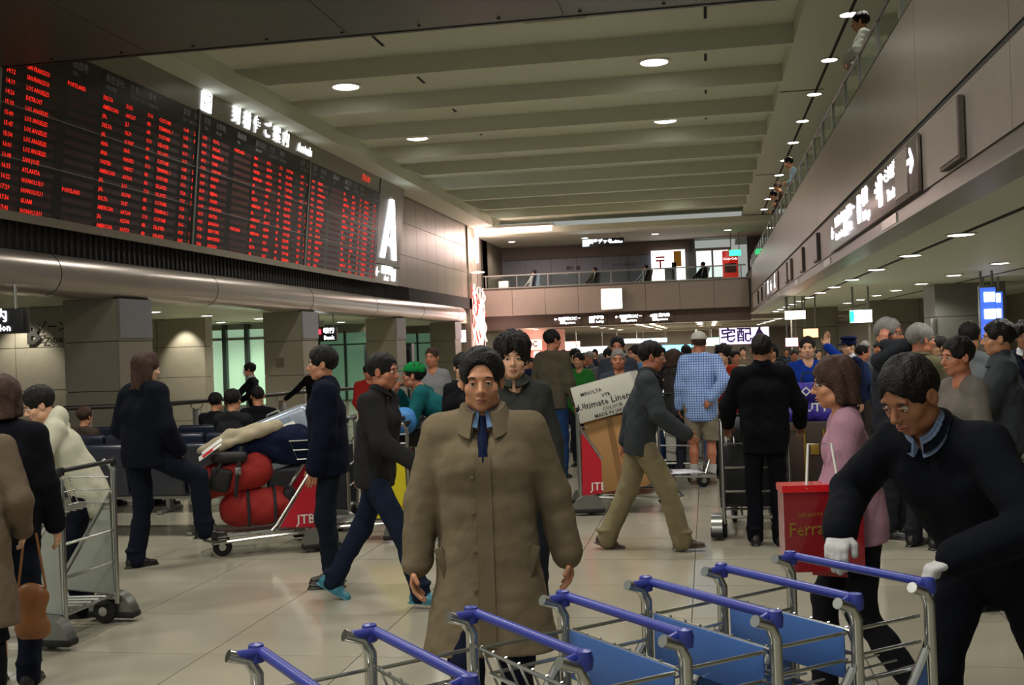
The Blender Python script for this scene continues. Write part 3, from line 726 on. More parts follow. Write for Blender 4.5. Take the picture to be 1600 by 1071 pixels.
GLAS.tube([(-.012, .1, .002), (0, .104, .005), (.012, .1, .002)], .0015, 5); GLAS = GLAS.mesh('glasses', mat('glasses_wire', '#6d675c', .3, .9), True)

SKIN = {'a': mat('skin_tan', '#b07b5a', .5, var=.05, vs=20), 'b': mat('skin_light', '#c99a7c', .5, var=.05, vs=20), 'c': mat('skin_ruddy', '#a86a4e', .5, var=.06, vs=20), 'd': mat('skin_deep', '#8a5a3c', .5, var=.05, vs=20)}
M_hair = mat('black_hair', '#0b0908', .6, var=.3, vs=30, bump=.8, bs=110, spec=.25); M_hairb = mat('brown_hair', '#38241a', .6, var=.3, vs=30, spec=.3, bump=.8, bs=150)
M_hairg = mat('grey_hair', '#6f6c68', .6, var=.35, vs=60, bump=.5, bs=150)
HAIR = {'k': M_hair, 'b': M_hairb, 'g': M_hairg}
M_lip = mat('lips', '#8f5245', .45, var=0)
def cloth(col, rough=.9, **k): k.setdefault('spec', .12); c_ = tuple(x * .72 for x in lin(col)); return mat('cloth_' + col.strip('#'), c_, rough, var=.1, vs=14, bump=.25, bs=220, **k)

MESHC = {}
def collar_mesh(J, size=1., gap=22, drop=.055, stand=.03):
    nb, Rc = J['nb'], J['Rc']; n = 22; prof = lambda e: [(.060, -.01), (.060, stand), (.066, stand + .008), (.074 * size, stand), (.074 * size + .028 * e, stand - drop * e), (.070 * size + .026 * e, stand - drop * e - .005), (.066, -.012)]
    mb = MB(); pts = []
    for i in range(n + 1):
        a = R(90 + gap + (360 - 2 * gap) * i / n); fr = max(0, math.sin(a)); e = 1 + .35 * fr
        for r, z in prof(e): pts.append(tuple(nb + Rc @ V(r * math.cos(a), .016 + r * .95 * math.sin(a), z + .03 - .038 * fr)))
    k = 7; f = [(i * k + j, i * k + (j + 1) % k, (i + 1) * k + (j + 1) % k, (i + 1) * k + j) for i in range(n) for j in range(k)]
    f += [tuple(range(k)), tuple(n * k + j for j in range(k))[::-1]]
    mb.add(pts, f); return mb.mesh('collar', None, True)
from mathutils.bvhtree import BVHTree
def front(bvh, x, z, sgn=1, off=.002):
    h_ = bvh.ray_cast(Vector((x, sgn * 1.2, z)), Vector((0, -sgn, 0)))
    return None if h_[0] is None else h_[0] + Vector((0, sgn * off, 0))
def bvh_of(me): return BVHTree.FromPolygons([v.co for v in me.vertices], [tuple(p.vertices) for p in me.polygons])
def strip_on(me, name, m, t, x, z0, z1, w, th=.004, sgn=1):
    b_ = bvh_of(me); mb = MB(); n = 24; L = []
    for i in range(n + 1):
        z = z0 + (z1 - z0) * i / n; a = front(b_, x - w / 2, z, sgn); c = front(b_, x + w / 2, z, sgn)
        if a is not None and c is not None: L.append((a, c))
    v = []; f = []
    for a, c in L: v += [a, c, c + Vector((0, sgn * th, 0)), a + Vector((0, sgn * th, 0))]
    for i in range(len(L) - 1):
        for j in range(4): f.append((i * 4 + j, i * 4 + (j + 1) % 4, i * 4 + 4 + (j + 1) % 4, i * 4 + 4 + j))
    mb.add(v, f); return mb.part(name, m, t)
def to_m4(Rm, t): return Matrix(((*Rm[0], t[0]), (*Rm[1], t[1]), (*Rm[2], t[2]), (0, 0, 0, 1)))
def setmat_new(o, m):
    o.data.materials.append(m)
def person(x, y, face, label, pose=None, H=1.7, lod=2, skin='a', hair='k', style='short', top=None, topc='#222831', leg=None, legc='#1a1f2a', shoec='#141210',
           fem=False, cap=None, glasses=False, group=None, shirt=None, tie=None, key=None, z=0, extra=None, features=None, shoes=True, name='person', brow=None):
    """face: degrees clockwise from straight away (+Y): 0 away, 90 right, 180 to the camera"""
    pose = pose or {}; J = skel(pose); s = H / 1.715
    t = thing(name, label, 'person', (x, y, z), -R(face), group, s)
    h, hf = {0: (.007, .0038), 1: (.0095, .0048), 2: (.011, .007), 3: (.015, .0105), 4: (.019, .014)}[lod]
    def cached(tag_, fn):
        if key is None: return fn()
        kk = (key, tag_)
        if kk not in MESHC: MESHC[kk] = fn()
        return MESHC[kk]
    def add(nm, tag_, fn, m, label=None):
        o = link(nm, cached(tag_, fn), t, label=label)
        if key is None or not len(o.data.materials):
            if not len(o.data.materials): o.data.materials.append(m)
        setmat(o, m); return o
    body = add('body', 'body', lambda: body_mesh(J, SKIN[skin], h, hf, fem, lod <= 2), SKIN[skin])
    top = dict(top or {}); leg = dict(leg or {})
    nm = top.pop('name', 'jacket'); ln = 'skirt' if leg.get('skirt') else leg.pop('name', 'trousers')
    jk = add(nm, 'top', lambda: torso_cloth(J, None, h, top), cloth(topc) if isinstance(topc, str) else topc)
    if leg.pop('none', None) is None: add(ln, 'leg', lambda: leg_cloth(J, None, h * 1.05, leg), cloth(legc) if isinstance(legc, str) else legc)
    if shirt:
        so_ = dict(bulk=(top.get('bulk', 0) or 0) - .014, sleeve=0, amp=.001); o_ = link('shirt_collar', collar_mesh(J, .82, 12, .04, .034), t); setmat_new(o_, cloth(shirt)); add('shirt', 'shirt', lambda: torso_cloth(J, None, h, so_), cloth(shirt))
    if top.get('collar'): o_ = link('collar', collar_mesh(J, *(top['collar'] if isinstance(top['collar'], tuple) else ())), t); setmat_new(o_, cloth(topc) if isinstance(topc, str) else topc)
    if tie:
        mb = MB(); nb, Rc = J['nb'], J['Rc']
        pts = [nb + Rc @ V(0, .062, .008), nb + Rc @ V(0, .085, -.02), nb + Rc @ V(0, .105, -.07), nb + Rc @ V(0, .125, -.16), nb + Rc @ V(0, .125, -.24)]
        mb.tube([tuple(p) for p in pts], [.016, .011, .02, .026, .02], 8); add('tie', 'tie', lambda: mb.mesh('tie', None, True), cloth(tie))
    if style not in (None, 'bald'): add('hair', 'hair', lambda: hair_mesh(J, None, max(hf, .005), style, len(label)), HAIR[hair])
    if cap: add('cap', 'cap', lambda: cap_mesh(J, None, max(hf, .005), **{k: v for k, v in cap.items() if k != 'col'}), cloth(cap['col']))
    hc, Rh = J['hc'], J['Rh']
    if features if features is not None else lod <= 2:
        for s_ in (1, -1):
            nm_ = link('eye', EYE, t); nm_.matrix_local = to_m4(Rh * .98, hc + Rh @ V(s_ * .031, .0755, -.0015)); ir = link('iris', IRIS, nm_)
            for w_, me_, off in (('upper_lid', LID, (s_ * .031, .0885, .0015)), ('eyebrow', BROW, (s_ * .032, .0905 - .004, .021))):
                e_ = link(w_, me_, t); 
                if not len(me_.materials): me_.materials.append(M_hair)
                setmat(e_, HAIR.get(brow or hair, M_hair) if w_ == 'eyebrow' else SKIN[skin]); M_ = to_m4(Rh, hc + Rh @ V(*off)); e_.matrix_local = M_ @ Matrix.Scale(s_, 4, (1, 0, 0)) if False else M_
        e_ = link('lips', LIPS, t)
        if not len(LIPS.materials): LIPS.materials.append(M_lip)
        e_.matrix_local = to_m4(Rh, hc + Rh @ V(0, .0905, -.065))
    if glasses: g_ = link('glasses', GLAS, t); g_.matrix_local = to_m4(Rh, hc)
    if shoes:
        for k in 'rl':
            f = J['ft' + k]; o = link('shoe', SHOE, t)
            if not len(SHOE.materials): SHOE.materials.append(M_black)
            setmat(o, mat('shoe_' + shoec.strip('#'), shoec, .4, var=.1)); a = J['an' + k]
            o.matrix_local = to_m4(rotm(J['q']['turn'] + f[3], f[4]), a)
    return t, J
# poses -----------------------------------------------------------------
STAND = dict()
def walk(st=.28, lean=5, arms=.18, **k):
    d = dict(pel=(0, 0, .895), lean=lean, fr=(.09, st, .085, -4, 0), flt=(-.09, -st * 1.15, .13, 4, 28), hr=(.25, -arms, .84), hl=(-.25, arms + .1, .86), grip=(.45, .45)); d.update(k); return d

# ================================================================== flight board
def bdP(y, h, off=0.): # point on the leaning board: y along the hall, h up its face
    return (-9.02 + .098 * h + off, y, 3.6 + h - .098 * off)
BR, BU = (0, 1, 0), (.098, 0, 1)
def brd(mb, y0, y1, h0, h1, o0, o1):
    v = [bdP(y, h, o) for o in (o0, o1) for (y, h) in ((y0, h0), (y1, h0), (y1, h1), (y0, h1))]
    mb.add(v, [(0, 3, 2, 1), (4, 5, 6, 7), (0, 1, 5, 4), (1, 2, 6, 5), (2, 3, 7, 6), (3, 0, 4, 7)]); return mb
board = thing('flight_board', 'long leaning black arrivals board with rows of red lettering on left wall', 'sign', (0, 0, 0))
brd(MB(), 7.0, 31.4, 0, 2.92, -.22, 0).part('housing', mat('board_housing', '#8d877b', .35, .5), board, False)
brd(MB(), 7.0, 29.0, -.02, .1, 0, .07).part('lower_lip', mat('lip_metal', '#8a8273', .4, .5), board, False)
brd(MB(), 29.05, 31.4, .52, .54, 0, .008).part('joint', M_dark, board, False)
brd(MB(), 28.98, 29.03, .1, 2.92, 0, .01).part('joint', M_dark, board, False)
dests = ['SAN FRANCISCO', 'SAN FRANCISCO', 'LOS ANGELES', 'DETROIT', 'LOS ANGELES', 'LOS ANGELES', 'LOS ANGELES', 'LOS ANGELES', 'LOS ANGELES', 'SAN JOSE', 'ATLANTA', 'HONOLULU', 'HONOLULU', 'GUAM', 'HONOLULU']
airl = ['DELTA', 'AMERICAN', 'JAL', 'DELTA', 'JAL', 'ANA', 'ANA', 'UNITED', 'AMERICAN', 'JAL', 'JAL', 'DELTA', 'AMERICAN', 'JAL', 'AMERICAN']
fno = ['DL55', 'AA7267', 'JL7', 'DL79', 'AL5087', 'NH5', 'NH7875', 'UA8327', 'AA7291', 'JL61', 'AL5086', 'DL87', 'AA7264', 'AL5088', 'AA7259']
dest2 = ['DALLAS', 'CHICAGO', 'NEW YORK', 'SEATTLE', 'SYDNEY', 'PARIS', 'LONDON', 'FRANKFURT', 'SEOUL', 'MANCHESTER', 'BANGKOK', 'HONG KONG', 'BEIJING', 'DALIAN', 'TAIPEI']
stat = ['DELAYED', 'CUSTOMS', 'CUSTOMS', 'DELAYED', 'TERMINAL 1']
rr = random.Random(3)
for pi, (y0, y1) in enumerate(((7.0, 12.55), (12.6, 18.05), (18.13, 23.55), (23.63, 28.95))):
    w = y1 - y0; h0, h1 = .12, 2.46
    dp = brd(MB(), y0, y1, h0, h1, 0, .03).part('display_panel', M_bd, board, False)
    if pi < 3: brd(MB(), y1 + .01, y1 + .065, .1, 2.5, 0, .05).part('divider', M_steel2, board, False)
    for k in (1, 2): brd(MB(), y0, y1, h0 + k * .68 - .012, h0 + k * .68 + .002, .03, .036).part('seam', M_steel2, dp, False)
    if pi == 0: continue
    led = MB(); off = MB()
    for r in range(15):
        hh = h1 - .42 - r * .1365
        d = dests[r] if pi < 2 else dest2[(r * 7 + pi * 4) % 15]
        cols = [(.02, .06, f'{14 + r // 4}:{(5 + r * 7) % 60:02d}', 1), (.10, .115, d, 1), (.27, .13, 'PORTLAND' if r in (0, 11) and pi < 3 else '', 0), (.44, .105, airl[(r + pi * 5 - 5) % 15], 1), (.56, .10, fno[(r * (1, 1, 4, 7)[pi]) % 15], 1),
                (.68, .05, 'ARR' if r % 3 else '17:10', 1), (.75, .12, stat[(r * 3 + pi) % 5], 1), (.905, .055, f'{16 + r // 6}:{(r * 13 + 40) % 60:02d}', 1)]
        for cx, cw, tx, on in cols:
            brd(off, y0 + cx * w, y0 + (cx + cw * 1.12) * w, hh - .036, hh + .036, .03, .032)
            if tx: put_text(led, tx, bdP(y0 + cx * w, hh, .036), BR, BU, .088, .008, 'LEFT', fit=cw * w * .8 * min(1, .3 + len(tx) * .085))
        if rr.random() < .6: put_text(led, str(rr.randint(1, 4)), bdP(y0 + .978 * w, hh, .036), BR, BU, .1, .01, 'LEFT')
    off.part('unlit_fields', M_ledoff, dp, False, kind='stuff'); led.part('led_text', M_led, dp, False, kind='stuff')
    hp = MB()
    for cx, ja, en in ((.03, '定刻', 'TIME'), (.12, '出発地', 'FROM'), (.29, '経由地', 'VIA'), (.45, '航空会社', 'AIRLINE'), (.58, '便名', 'FLIGHT NO.'), (.68, '備考', 'REMARKS'), (.9, '変更', 'REV. TIME'), (.97, '出口', 'EXIT')):
        put_text(hp, ja, bdP(y0 + cx * w, 2.34, .034), BR, BU, .13, .012, 'LEFT'); put_text(hp, en, bdP(y0 + cx * w, 2.21, .034), BR, BU, .085, .01, 'LEFT')
    hp.part('header_print', M_bdt, dp, False)
for i, ch in enumerate('到着便ご案内'): put_text(MB(), ch, bdP(19.65 + i * .5, 2.69, .02), BR, BU, .36, .022).part('lit_character', M_sign, board, False)
t_ = MB(); put_text(t_, 'Arrivals', bdP(22.85, 2.66, .02), BR, BU, .27, .02, 'LEFT'); t_.part('lit_lettering', M_sign, board, False)
ic = brd(MB(), 18.2, 18.58, 2.52, 2.86, 0, .02).part('pictogram', M_sign, board, False)
a_ = MB(); put_text(a_, '✈', bdP(18.39, 2.69, .024), BR, BU, .3, 0); a_.part('plane_mark', M_bd, ic, False)
a_ = MB(); put_text(a_, '7:11:19', bdP(27.4, 2.66, .02), BR, BU, .22, .02, 'LEFT'); a_.part('clock_digits', M_led, board, False)
big = MB()
def quad(p): big.add([bdP(y, h, o) for o in (.02, .05) for y, h in p], [(0, 3, 2, 1), (4, 5, 6, 7), (0, 1, 5, 4), (1, 2, 6, 5), (2, 3, 7, 6), (3, 0, 4, 7)])
quad([(29.45, .72), (29.72, .72), (30.3, 2.42), (30.06, 2.42)]); quad([(30.62, .72), (30.9, .72), (30.32, 2.42), (30.06, 2.42)]); quad([(29.8, 1.1), (30.55, 1.1), (30.5, 1.32), (29.88, 1.32)])
big.part('letter_a', M_sign, board, False)
a_ = MB(); put_text(a_, '←', bdP(28.95 + .25, .3, .02), BR, BU, .4, .02); put_text(a_, '両替銀行', bdP(30.1, .38, .02), BR, BU, .26, .02); put_text(a_, 'Bank', bdP(30.1, .16, .02), BR, BU, .2, .015)
brd(a_, 30.65, 30.95, .12, .46, .018, .03); a_.part('direction_lettering', M_sign, board, False)

# ================================================================== signs
def sign_box(name, label, c, size, face=None, rz=0, glow=None, lines=(), hang=0, group=None, body=None, tm=None):
    """box sign; its face looks to -Y when rz is 0; lines: (text, x, z, size)"""
    t = thing(name, label, 'sign', c, rz, group); w, d, h = size
    MB().rb((0, 0, 0), size, .01).part('housing', body or M_black, t)
    if glow: MB().box((0, -d / 2 - .004, 0), (w * .96, .008, h * .92)).part('lit_face', glow, t, False)
    if lines:
        m = MB()
        for tx, x, z, s_ in lines: put_text(m, tx, (x, -d / 2 - .012, z), (1, 0, 0), (0, 0, 1), s_, .02)
        m.part('lettering', tm or M_sign, t, False)
    if hang:
        for sx in (-.35, .35): MB().tube([(w * sx, 0, h / 2), (w * sx, 0, h / 2 + hang)], .02, 8).part('hanger', M_steel2, t)
    return t
sign_box('hanging_sign', 'black hanging sign with white lit lettering at the left edge under the ceiling', (-8.62, 12, 2.2), (.95, .14, .3), lines=(('ご案内', .02, .06, .17), ('Information', .03, -.08, .12)), hang=.3)
sign_box('hanging_sign', 'small black hanging sign with red and white squares between left columns', (-9.45, 26.2, 2.15), (.55, .16, .36), hang=.32, lines=(('銀行', .1, .08, .15), ('Bank', .1, -.09, .14)))
MB().box((-.17, -.1, .07), (.13, .02, .13)).part('red_square', emat('red_glow', '#ff3344', 2), [o for o in D.objects if o.name.startswith('hanging_sign')][-1], False)
sign_box('exit_sign', 'green and white lit exit sign hanging right of the dark passage', (2.95, 22, 2.03), (.42, .1, .26), glow=emat('exit_white', '#eafff0', 4), lines=(('出口 EXIT', .05, 0, .09),), tm=M_black, hang=.45)
MB().box((-.17, -.06, 0), (.08, .012, .22)).part('green_mark', emat('exit_green', '#20e070', 4), D.objects['exit_sign'], False)
# lit signs on the right fascia (read towards -X)
fs = thing('fascia_sign', 'brown fascia panel with overexposed white bilingual lettering and arrows, right side', 'sign', (XR - .03, 12.2, 3.03))
MB().rb((0, 0, 0), (.03, 6.3, .46), .004).part('panel', mat('sign_bronze', '#6e655c', .3, .6), fs)
m = MB()
for tx, y, z, s_ in (('←', 2.75, 0, .24), ('リムジンバス', 2.0, .09, .15), ('Limousine Bus', 2.0, -.09, .12), ('タクシー', .95, .09, .17), ('Taxi', .95, -.09, .14), ('鉄道', -.25, .09, .19), ('Railways', -.35, -.1, .14), ('→', -1.05, .05, .24), ('ターミナル連絡バス', -1.95, .1, .15), ('Terminal 1', -2.0, -.09, .14), ('→', -2.85, .05, .3)):
    put_text(m, tx, (-.022, y, z), (0, -1, 0), (0, 0, 1), s_, .03)
for y, z in ((1.45, 0), (.2, .02), (-1.3, .02)): m.box((-.02, y, z), (.012, .16, .3))
m.part('lettering', emat('fascia_glow', '#f4f0ff', 7), fs, False)
fs2 = thing('fascia_sign', 'far fascia sign with four small blue white glyph blocks, right side', 'sign', (XR - .03, 29.8, 3.03))
MB().rb((0, 0, 0), (.03, 6.5, .46), .004).part('panel', mat('sign_bronze', '', 0), fs2); m = MB()
for k in range(4): put_text(m, '出口←バ口'[k], (-.022, 2.2 - k * 1.5, 0), (0, -1, 0), (0, 0, 1), .42, .03)
m.part('lettering', M_sign, fs2, False)
# header signs on the back
hs = [(-5.6, 1.05, '← ▣ 到着ロビー'), (-4.4, .8, '←手荷物'), (-3.1, 1.1, '← ▣ 出発ロビー'), (-1.85, 1.05, '← ▣ 国内線')]
for i, (x, w, tx) in enumerate(hs):
    t = sign_box('direction_sign', ['leftmost blue white lit direction text on back header', 'two line lit direction text second on back header', 'lit direction text third from left on back header', 'rightmost lit direction text on back header'][i], (x, YE + .26, 2.66), (w + .05, .06, .34), body=mat('header', '', 0),
                 lines=((tx, 0, .07, .15), ('Departure' if i != 1 else '← Lobby', .05, -.09, .13)), group='direction signs on the back header')
    MB().box((-.2, -.04, .0), (.2, .012, .26)).part('pictogram', M_sign, t, False)
sign_box('direction_sign', 'lit facilities sign hanging over the back gallery', (-4.1, 44.9, 5.83), (1.75, .1, .36), lines=(('展望デッキ', -.1, .05, .2), ('Facilities', .55, .02, .16)), hang=.25)
MB().box((-.7, -.06, .02), (.26, .012, .26)).part('pictogram', emat('cyan_glow', '#bfeaff', 4), [o for o in D.objects if o.name.startswith('direction_sign')][-1], False)
o = sign_box('light_box', 'blank glowing white square light box on back parapet', (-3.72, 43.9, 3.46), (.84, .2, .84), glow=emat('white_box_glow', '#fffaf0', 5), body=M_white)
MB().tube([(-.43, -.1, -.43), (.43, -.1, -.43), (.43, -.1, .43), (-.43, -.1, .43)], .025, 6, True).part('frame', M_white, o)
# delivery counter sign and far shops
t = sign_box('counter_sign', 'purple lettered white lit luggage delivery sign in the concourse', (.85, 26, 1.74), (1.15, .18, .4), glow=emat('lilac_glow', '#d8bfff', 1.6), lines=(('宅配人', 0, 0, .36),), tm=mat('purple_print', '#2a1450', .5), body=M_white)
for sx in (-.5, .5): MB().rb((sx, .03, -.97), (.06, .06, 1.54), .01).part('post', M_steel2, t)
for i, (x, z, w) in enumerate(((2.0, 1.55, .3), (2.45, 1.75, .35), (2.1, 2.2, .5))):
    sign_box('shop_sign', ['small pink lit square below the delivery sign', 'small orange lit shop sign right of delivery sign', 'cream lit box above the delivery sign'][i], (x, 27, z), (w, .1, .22), glow=emat(('pink', 'orange', 'cream')[i] + '_glow', ('#ff9fb0', '#ffb070', '#fff0d8')[i], 2.5), hang=ZB - z - .11)
ab = thing('shop_kiosk', 'pink lit rental kiosk with ABC sign at the far left', 'shop', (-8.0, 50.2, 0))
MB().box((0, .3, 1.25), (2.9, .2, 2.5)).part('back_wall', mat('kiosk_wall', '#c79a8c', .6), ab, False)
MB().rb((0, -.5, .5), (2.7, .5, 1.0), .02).part('counter', mat('kiosk_counter', '#c9b0a0', .5), ab)
s_ = MB().rb((-.15, -.1, 1.72), (1.15, .12, .5), .02).part('sign_board', emat('peach_glow', '#e7b8a8', 1.0), ab)
m = MB(); put_text(m, 'ABC', (-.15, -.17, 1.75), (1, 0, 0), (0, 0, 1), .38, .03); m.part('lettering', M_black, s_, False)
for i in range(6): MB().rb((-.9 + i * .36, -.12, 1.15 + .1 * (i % 2)), (.3, .06, .3), .01).part('poster', emat(('poster_red', 'poster_white')[i % 2], ('#ff5a50', '#fff0ea')[i % 2], 2.2), ab)
light('POINT', (-8.0, 49.4, 2.1), 40, (1, .6, .52), .3)
for i, (x, y, z, w, h, c_, lb) in enumerate(((-1.4, 60, 1.2, 2.4, .55, '#5ac8ff', 'bright cyan lit screen far down the concourse'), (-5.9, 55, 1.3, 1.9, .5, '#e8f4ff', 'white lit shop front behind the green jacket'), (-3.0, 62, 1.75, 1.6, .25, '#bfe6ff', 'small blue white lit sign in the concourse'),
        (-4.2, 58, 1.75, 1.5, .25, '#e8f0ff', 'white lit strip sign in far concourse'), (-7.2, 56, 1.6, 1.5, .5, '#ffb0a0', 'pink lit shop window beyond the kiosk'), (.4, 52, 1.6, .8, .35, '#9ff0e0', 'small turquoise lit sign near the right far wall'), (-.2, 66, 1.5, 1.3, .4, '#fff0d0', 'warm lit shop front at the concourse end'))):
    sign_box('shop_display', lb, (x, y, z), (w, .2, h), glow=emat('shop_glow_' + c_[1:], c_, 2.6), hang=2.45 - z - h / 2)
# right side advertising light boxes
for i, (x, y, z, w, h, lb) in enumerate(((4.55, 19.0, 1.96, .34, .9, 'tall blue and white lit advertisement at the right edge'), (5.15, 21.2, 2.0, .5, .8, 'blurry red and white lit advertisement at far right edge'))):
    t = sign_box('advertising_box', lb, (x, y, z), (w * .75, .12, h), glow=emat('ad_blue', '#3d62c8', .9), body=M_steel2, hang=ZB - z - h / 2)
    for k, (zz, c_) in enumerate(((.26, '#cfe4ff'), (-.02, '#ffffff'), (-.28, '#ff7a90'))): MB().rb((.02, -.08, zz), (w * .5, .02, .16), .008).part('ad_patch', emat('patch' + str(k), c_, 3), t, False)
MB().rb((4.56, 23.37, 1.75), (.12, .02, .4), .004).part('info_plate', M_steel, D.objects['trim_19'])
# gallery at the back: post office, machines, chairs
po = thing('post_office_front', 'white lit post office front with red postal mark on the back gallery', 'shop', (-1.6, 49.3, 3.6))
MB().box((0, 0, 1.08), (1.5, .06, 2.15)).part('lit_window', emat('post_white', '#f4eef0', 1.5), po, False)
m = MB(); m.box((-.35, -.06, 1.85), (.4, .03, .07)); m.box((-.35, -.06, 1.7), (.4, .03, .07)); m.box((-.35, -.06, 1.52), (.08, .03, .32)); m.part('postal_mark', mat('mark_red', '#c01020', .5), po, False)
MB().box((.42, -.05, 1.75), (.34, .03, .7)).part('yellow_poster', mat('poster_yellow', '#d8a83a', .6), po, False); MB().box((0, -.05, .9), (.35, .03, .9)).part('poster', mat('poster_grey', '#7c8086', .6), po, False)
MB().box((.25, -.05, 1.0), (.2, .03, 1.2)).part('door_frame', mat('dark_frame', '', 0), po, False)
of = thing('gallery_office', 'lit glazed office with grey frames right of post office', 'shop', (.35, 49.2, 3.6))
for k in range(3): MB().box((-.75 + k * .75, 0, 1.08), (.07, .1, 2.15)).part('mullion', M_steel2, of, False)
for k in range(2): MB().box((-.37 + k * .75, .05, 1.25), (.66, .02, 1.6)).part('lit_pane', emat('office_white', '#dfe8ea', .9), of, False)
MB().box((0, 0, 2.1), (1.6, .12, .12)).part('lintel', M_steel2, of, False); MB().box((0, -.2, .8), (1.2, .3, .06)).part('desk', M_black, of, False)
vm = thing('vending_machine', 'red drinks vending machine with white script at gallery right end', 'machine', (1.1, 48.3, 3.6))
MB().rb((0, 0, .95), (.66, .6, 1.9), .03).part('cabinet', mat('machine_red', '#b8231a', .35, emis=.35, ecol='#c02818'), vm)
m = MB(); put_text(m, 'Coca-Cola', (0, -.31, 1.55), (1, 0, 0), (0, 0, 1), .14, .01); m.tube([(-.24, -.31, .62), (-.05, -.31, .7), (.1, -.31, .58), (.24, -.31, .68)], .025, 6); m.part('white_script', emat('script_white', '#fff', 1.2), vm, False)
MB().box((0, -.31, 1.15), (.5, .02, .4)).part('display_window', mat('machine_dark', '#3a1210', .3), vm, False)
sign_box('exit_sign', 'green lit exit sign above the red vending machine', (1.3, 47.5, 5.35), (.5, .08, .26), glow=emat('exit_green', '', 0), hang=.75)
wb_ = thing('notice_stand', 'small white box stand at left end of back gallery', 'box', (-8.3, 44.85, 3.6)); MB().rb((0, 0, .45), (.4, .3, .75), .01).part('body', M_white, wb_); MB().box((0, 0, .04), (.44, .34, .06)).part('base', M_steel2, wb_)
# hanging festival ornament
hg = thing('streamer_ornament', 'tall hanging ornament of lit white and red paper streamers', 'decoration', (-8.82, 42.0, 0))
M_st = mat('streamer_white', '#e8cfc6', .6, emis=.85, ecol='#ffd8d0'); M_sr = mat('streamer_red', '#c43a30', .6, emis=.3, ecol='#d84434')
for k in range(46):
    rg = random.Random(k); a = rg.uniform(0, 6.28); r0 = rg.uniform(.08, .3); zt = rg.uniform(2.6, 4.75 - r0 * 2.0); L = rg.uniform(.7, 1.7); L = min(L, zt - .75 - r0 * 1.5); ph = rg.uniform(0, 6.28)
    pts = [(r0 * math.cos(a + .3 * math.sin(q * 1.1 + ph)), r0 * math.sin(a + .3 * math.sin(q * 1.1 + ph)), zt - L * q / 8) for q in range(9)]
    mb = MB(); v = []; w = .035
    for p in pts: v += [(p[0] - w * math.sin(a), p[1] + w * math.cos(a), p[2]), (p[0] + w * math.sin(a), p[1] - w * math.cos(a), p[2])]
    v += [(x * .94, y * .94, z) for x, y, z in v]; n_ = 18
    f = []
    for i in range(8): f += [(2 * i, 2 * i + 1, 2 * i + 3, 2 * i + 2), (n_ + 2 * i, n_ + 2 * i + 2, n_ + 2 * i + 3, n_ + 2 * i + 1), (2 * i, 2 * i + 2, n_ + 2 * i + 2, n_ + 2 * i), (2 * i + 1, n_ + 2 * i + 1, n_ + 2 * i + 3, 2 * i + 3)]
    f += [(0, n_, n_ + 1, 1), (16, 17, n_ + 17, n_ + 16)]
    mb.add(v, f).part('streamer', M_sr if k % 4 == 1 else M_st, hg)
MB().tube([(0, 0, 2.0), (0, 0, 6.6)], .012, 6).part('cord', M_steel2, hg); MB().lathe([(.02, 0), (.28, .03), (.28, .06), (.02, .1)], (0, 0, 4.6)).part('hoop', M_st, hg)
light('POINT', (-8.3, 41.5, 3.0), 35, (1, .68, .62), .3); light('SPOT', (-8.5, 42.0, 6.3), 220, (1, .72, .68), .1, 60, .5)
sign_box('column_sign', 'small white lit sign on the end pier left of ornament', (-9.4, 41.55, 2.15), (.28, .1, .5), glow=M_sign, body=M_steel2)
for i, (x, y) in enumerate(((-10.4, 33.5), (-9.9, 34.6))):
    t = thing('display_cabinet', ['tall dark grey cabinet left behind the cap man', 'tall dark grey cabinet nearer the end pier'][i], 'cabinet', (x, y, 0), .1); MB().rb((0, 0, .95), (.75, .5, 1.9), .02).part('body', mat('cabinet_dark', '#2e3438', .4), t); MB().box((0, -.26, 1.2), (.6, .02, 1.0)).part('screen', mat('cabinet_glass', '#14181c', .1), t, False); MB().box((0, 0, .03), (.7, .46, .05)).part('plinth', M_black, t)
# railing by the customs exit
rp = [(-9.6, 14.5), (-8.65, 14.8), (-7.95, 15.2), (-7.55, 16.4), (-7.0, 18.6), (-6.2, 20.3), (-5.3, 22.5)]
t = thing('guard_rail', 'dark handrail on flat steel posts in front of the left columns', 'railing', (0, 0, 0))
MB().tube([(x, y, 1.0) for x, y in rp], .036, 10).part('handrail', mat('rail_dark', '#3d3834', .35, .6), t)
for i in range(11):
    q = i * 6 / 10.01; a = int(q); f_ = q - a; x = rp[a][0] * (1 - f_) + rp[a + 1][0] * f_; y = rp[a][1] * (1 - f_) + rp[a + 1][1] * f_
    p_ = MB().rb((x, y, .44), (.13, .05, .86), .01).part('post', M_steel2, t); MB().tube([(x + .1 * math.cos(k * math.pi / 8), y, .96 + .085 * math.sin(k * math.pi / 8)) for k in range(8, 17)], .013, 6).part('ring_clamp', M_steel, p_)
    MB().lathe([(.09, 0), (.09, .012), (.02, .02)], (x, y, 0), 14).part('base_flange', M_steel2, p_)
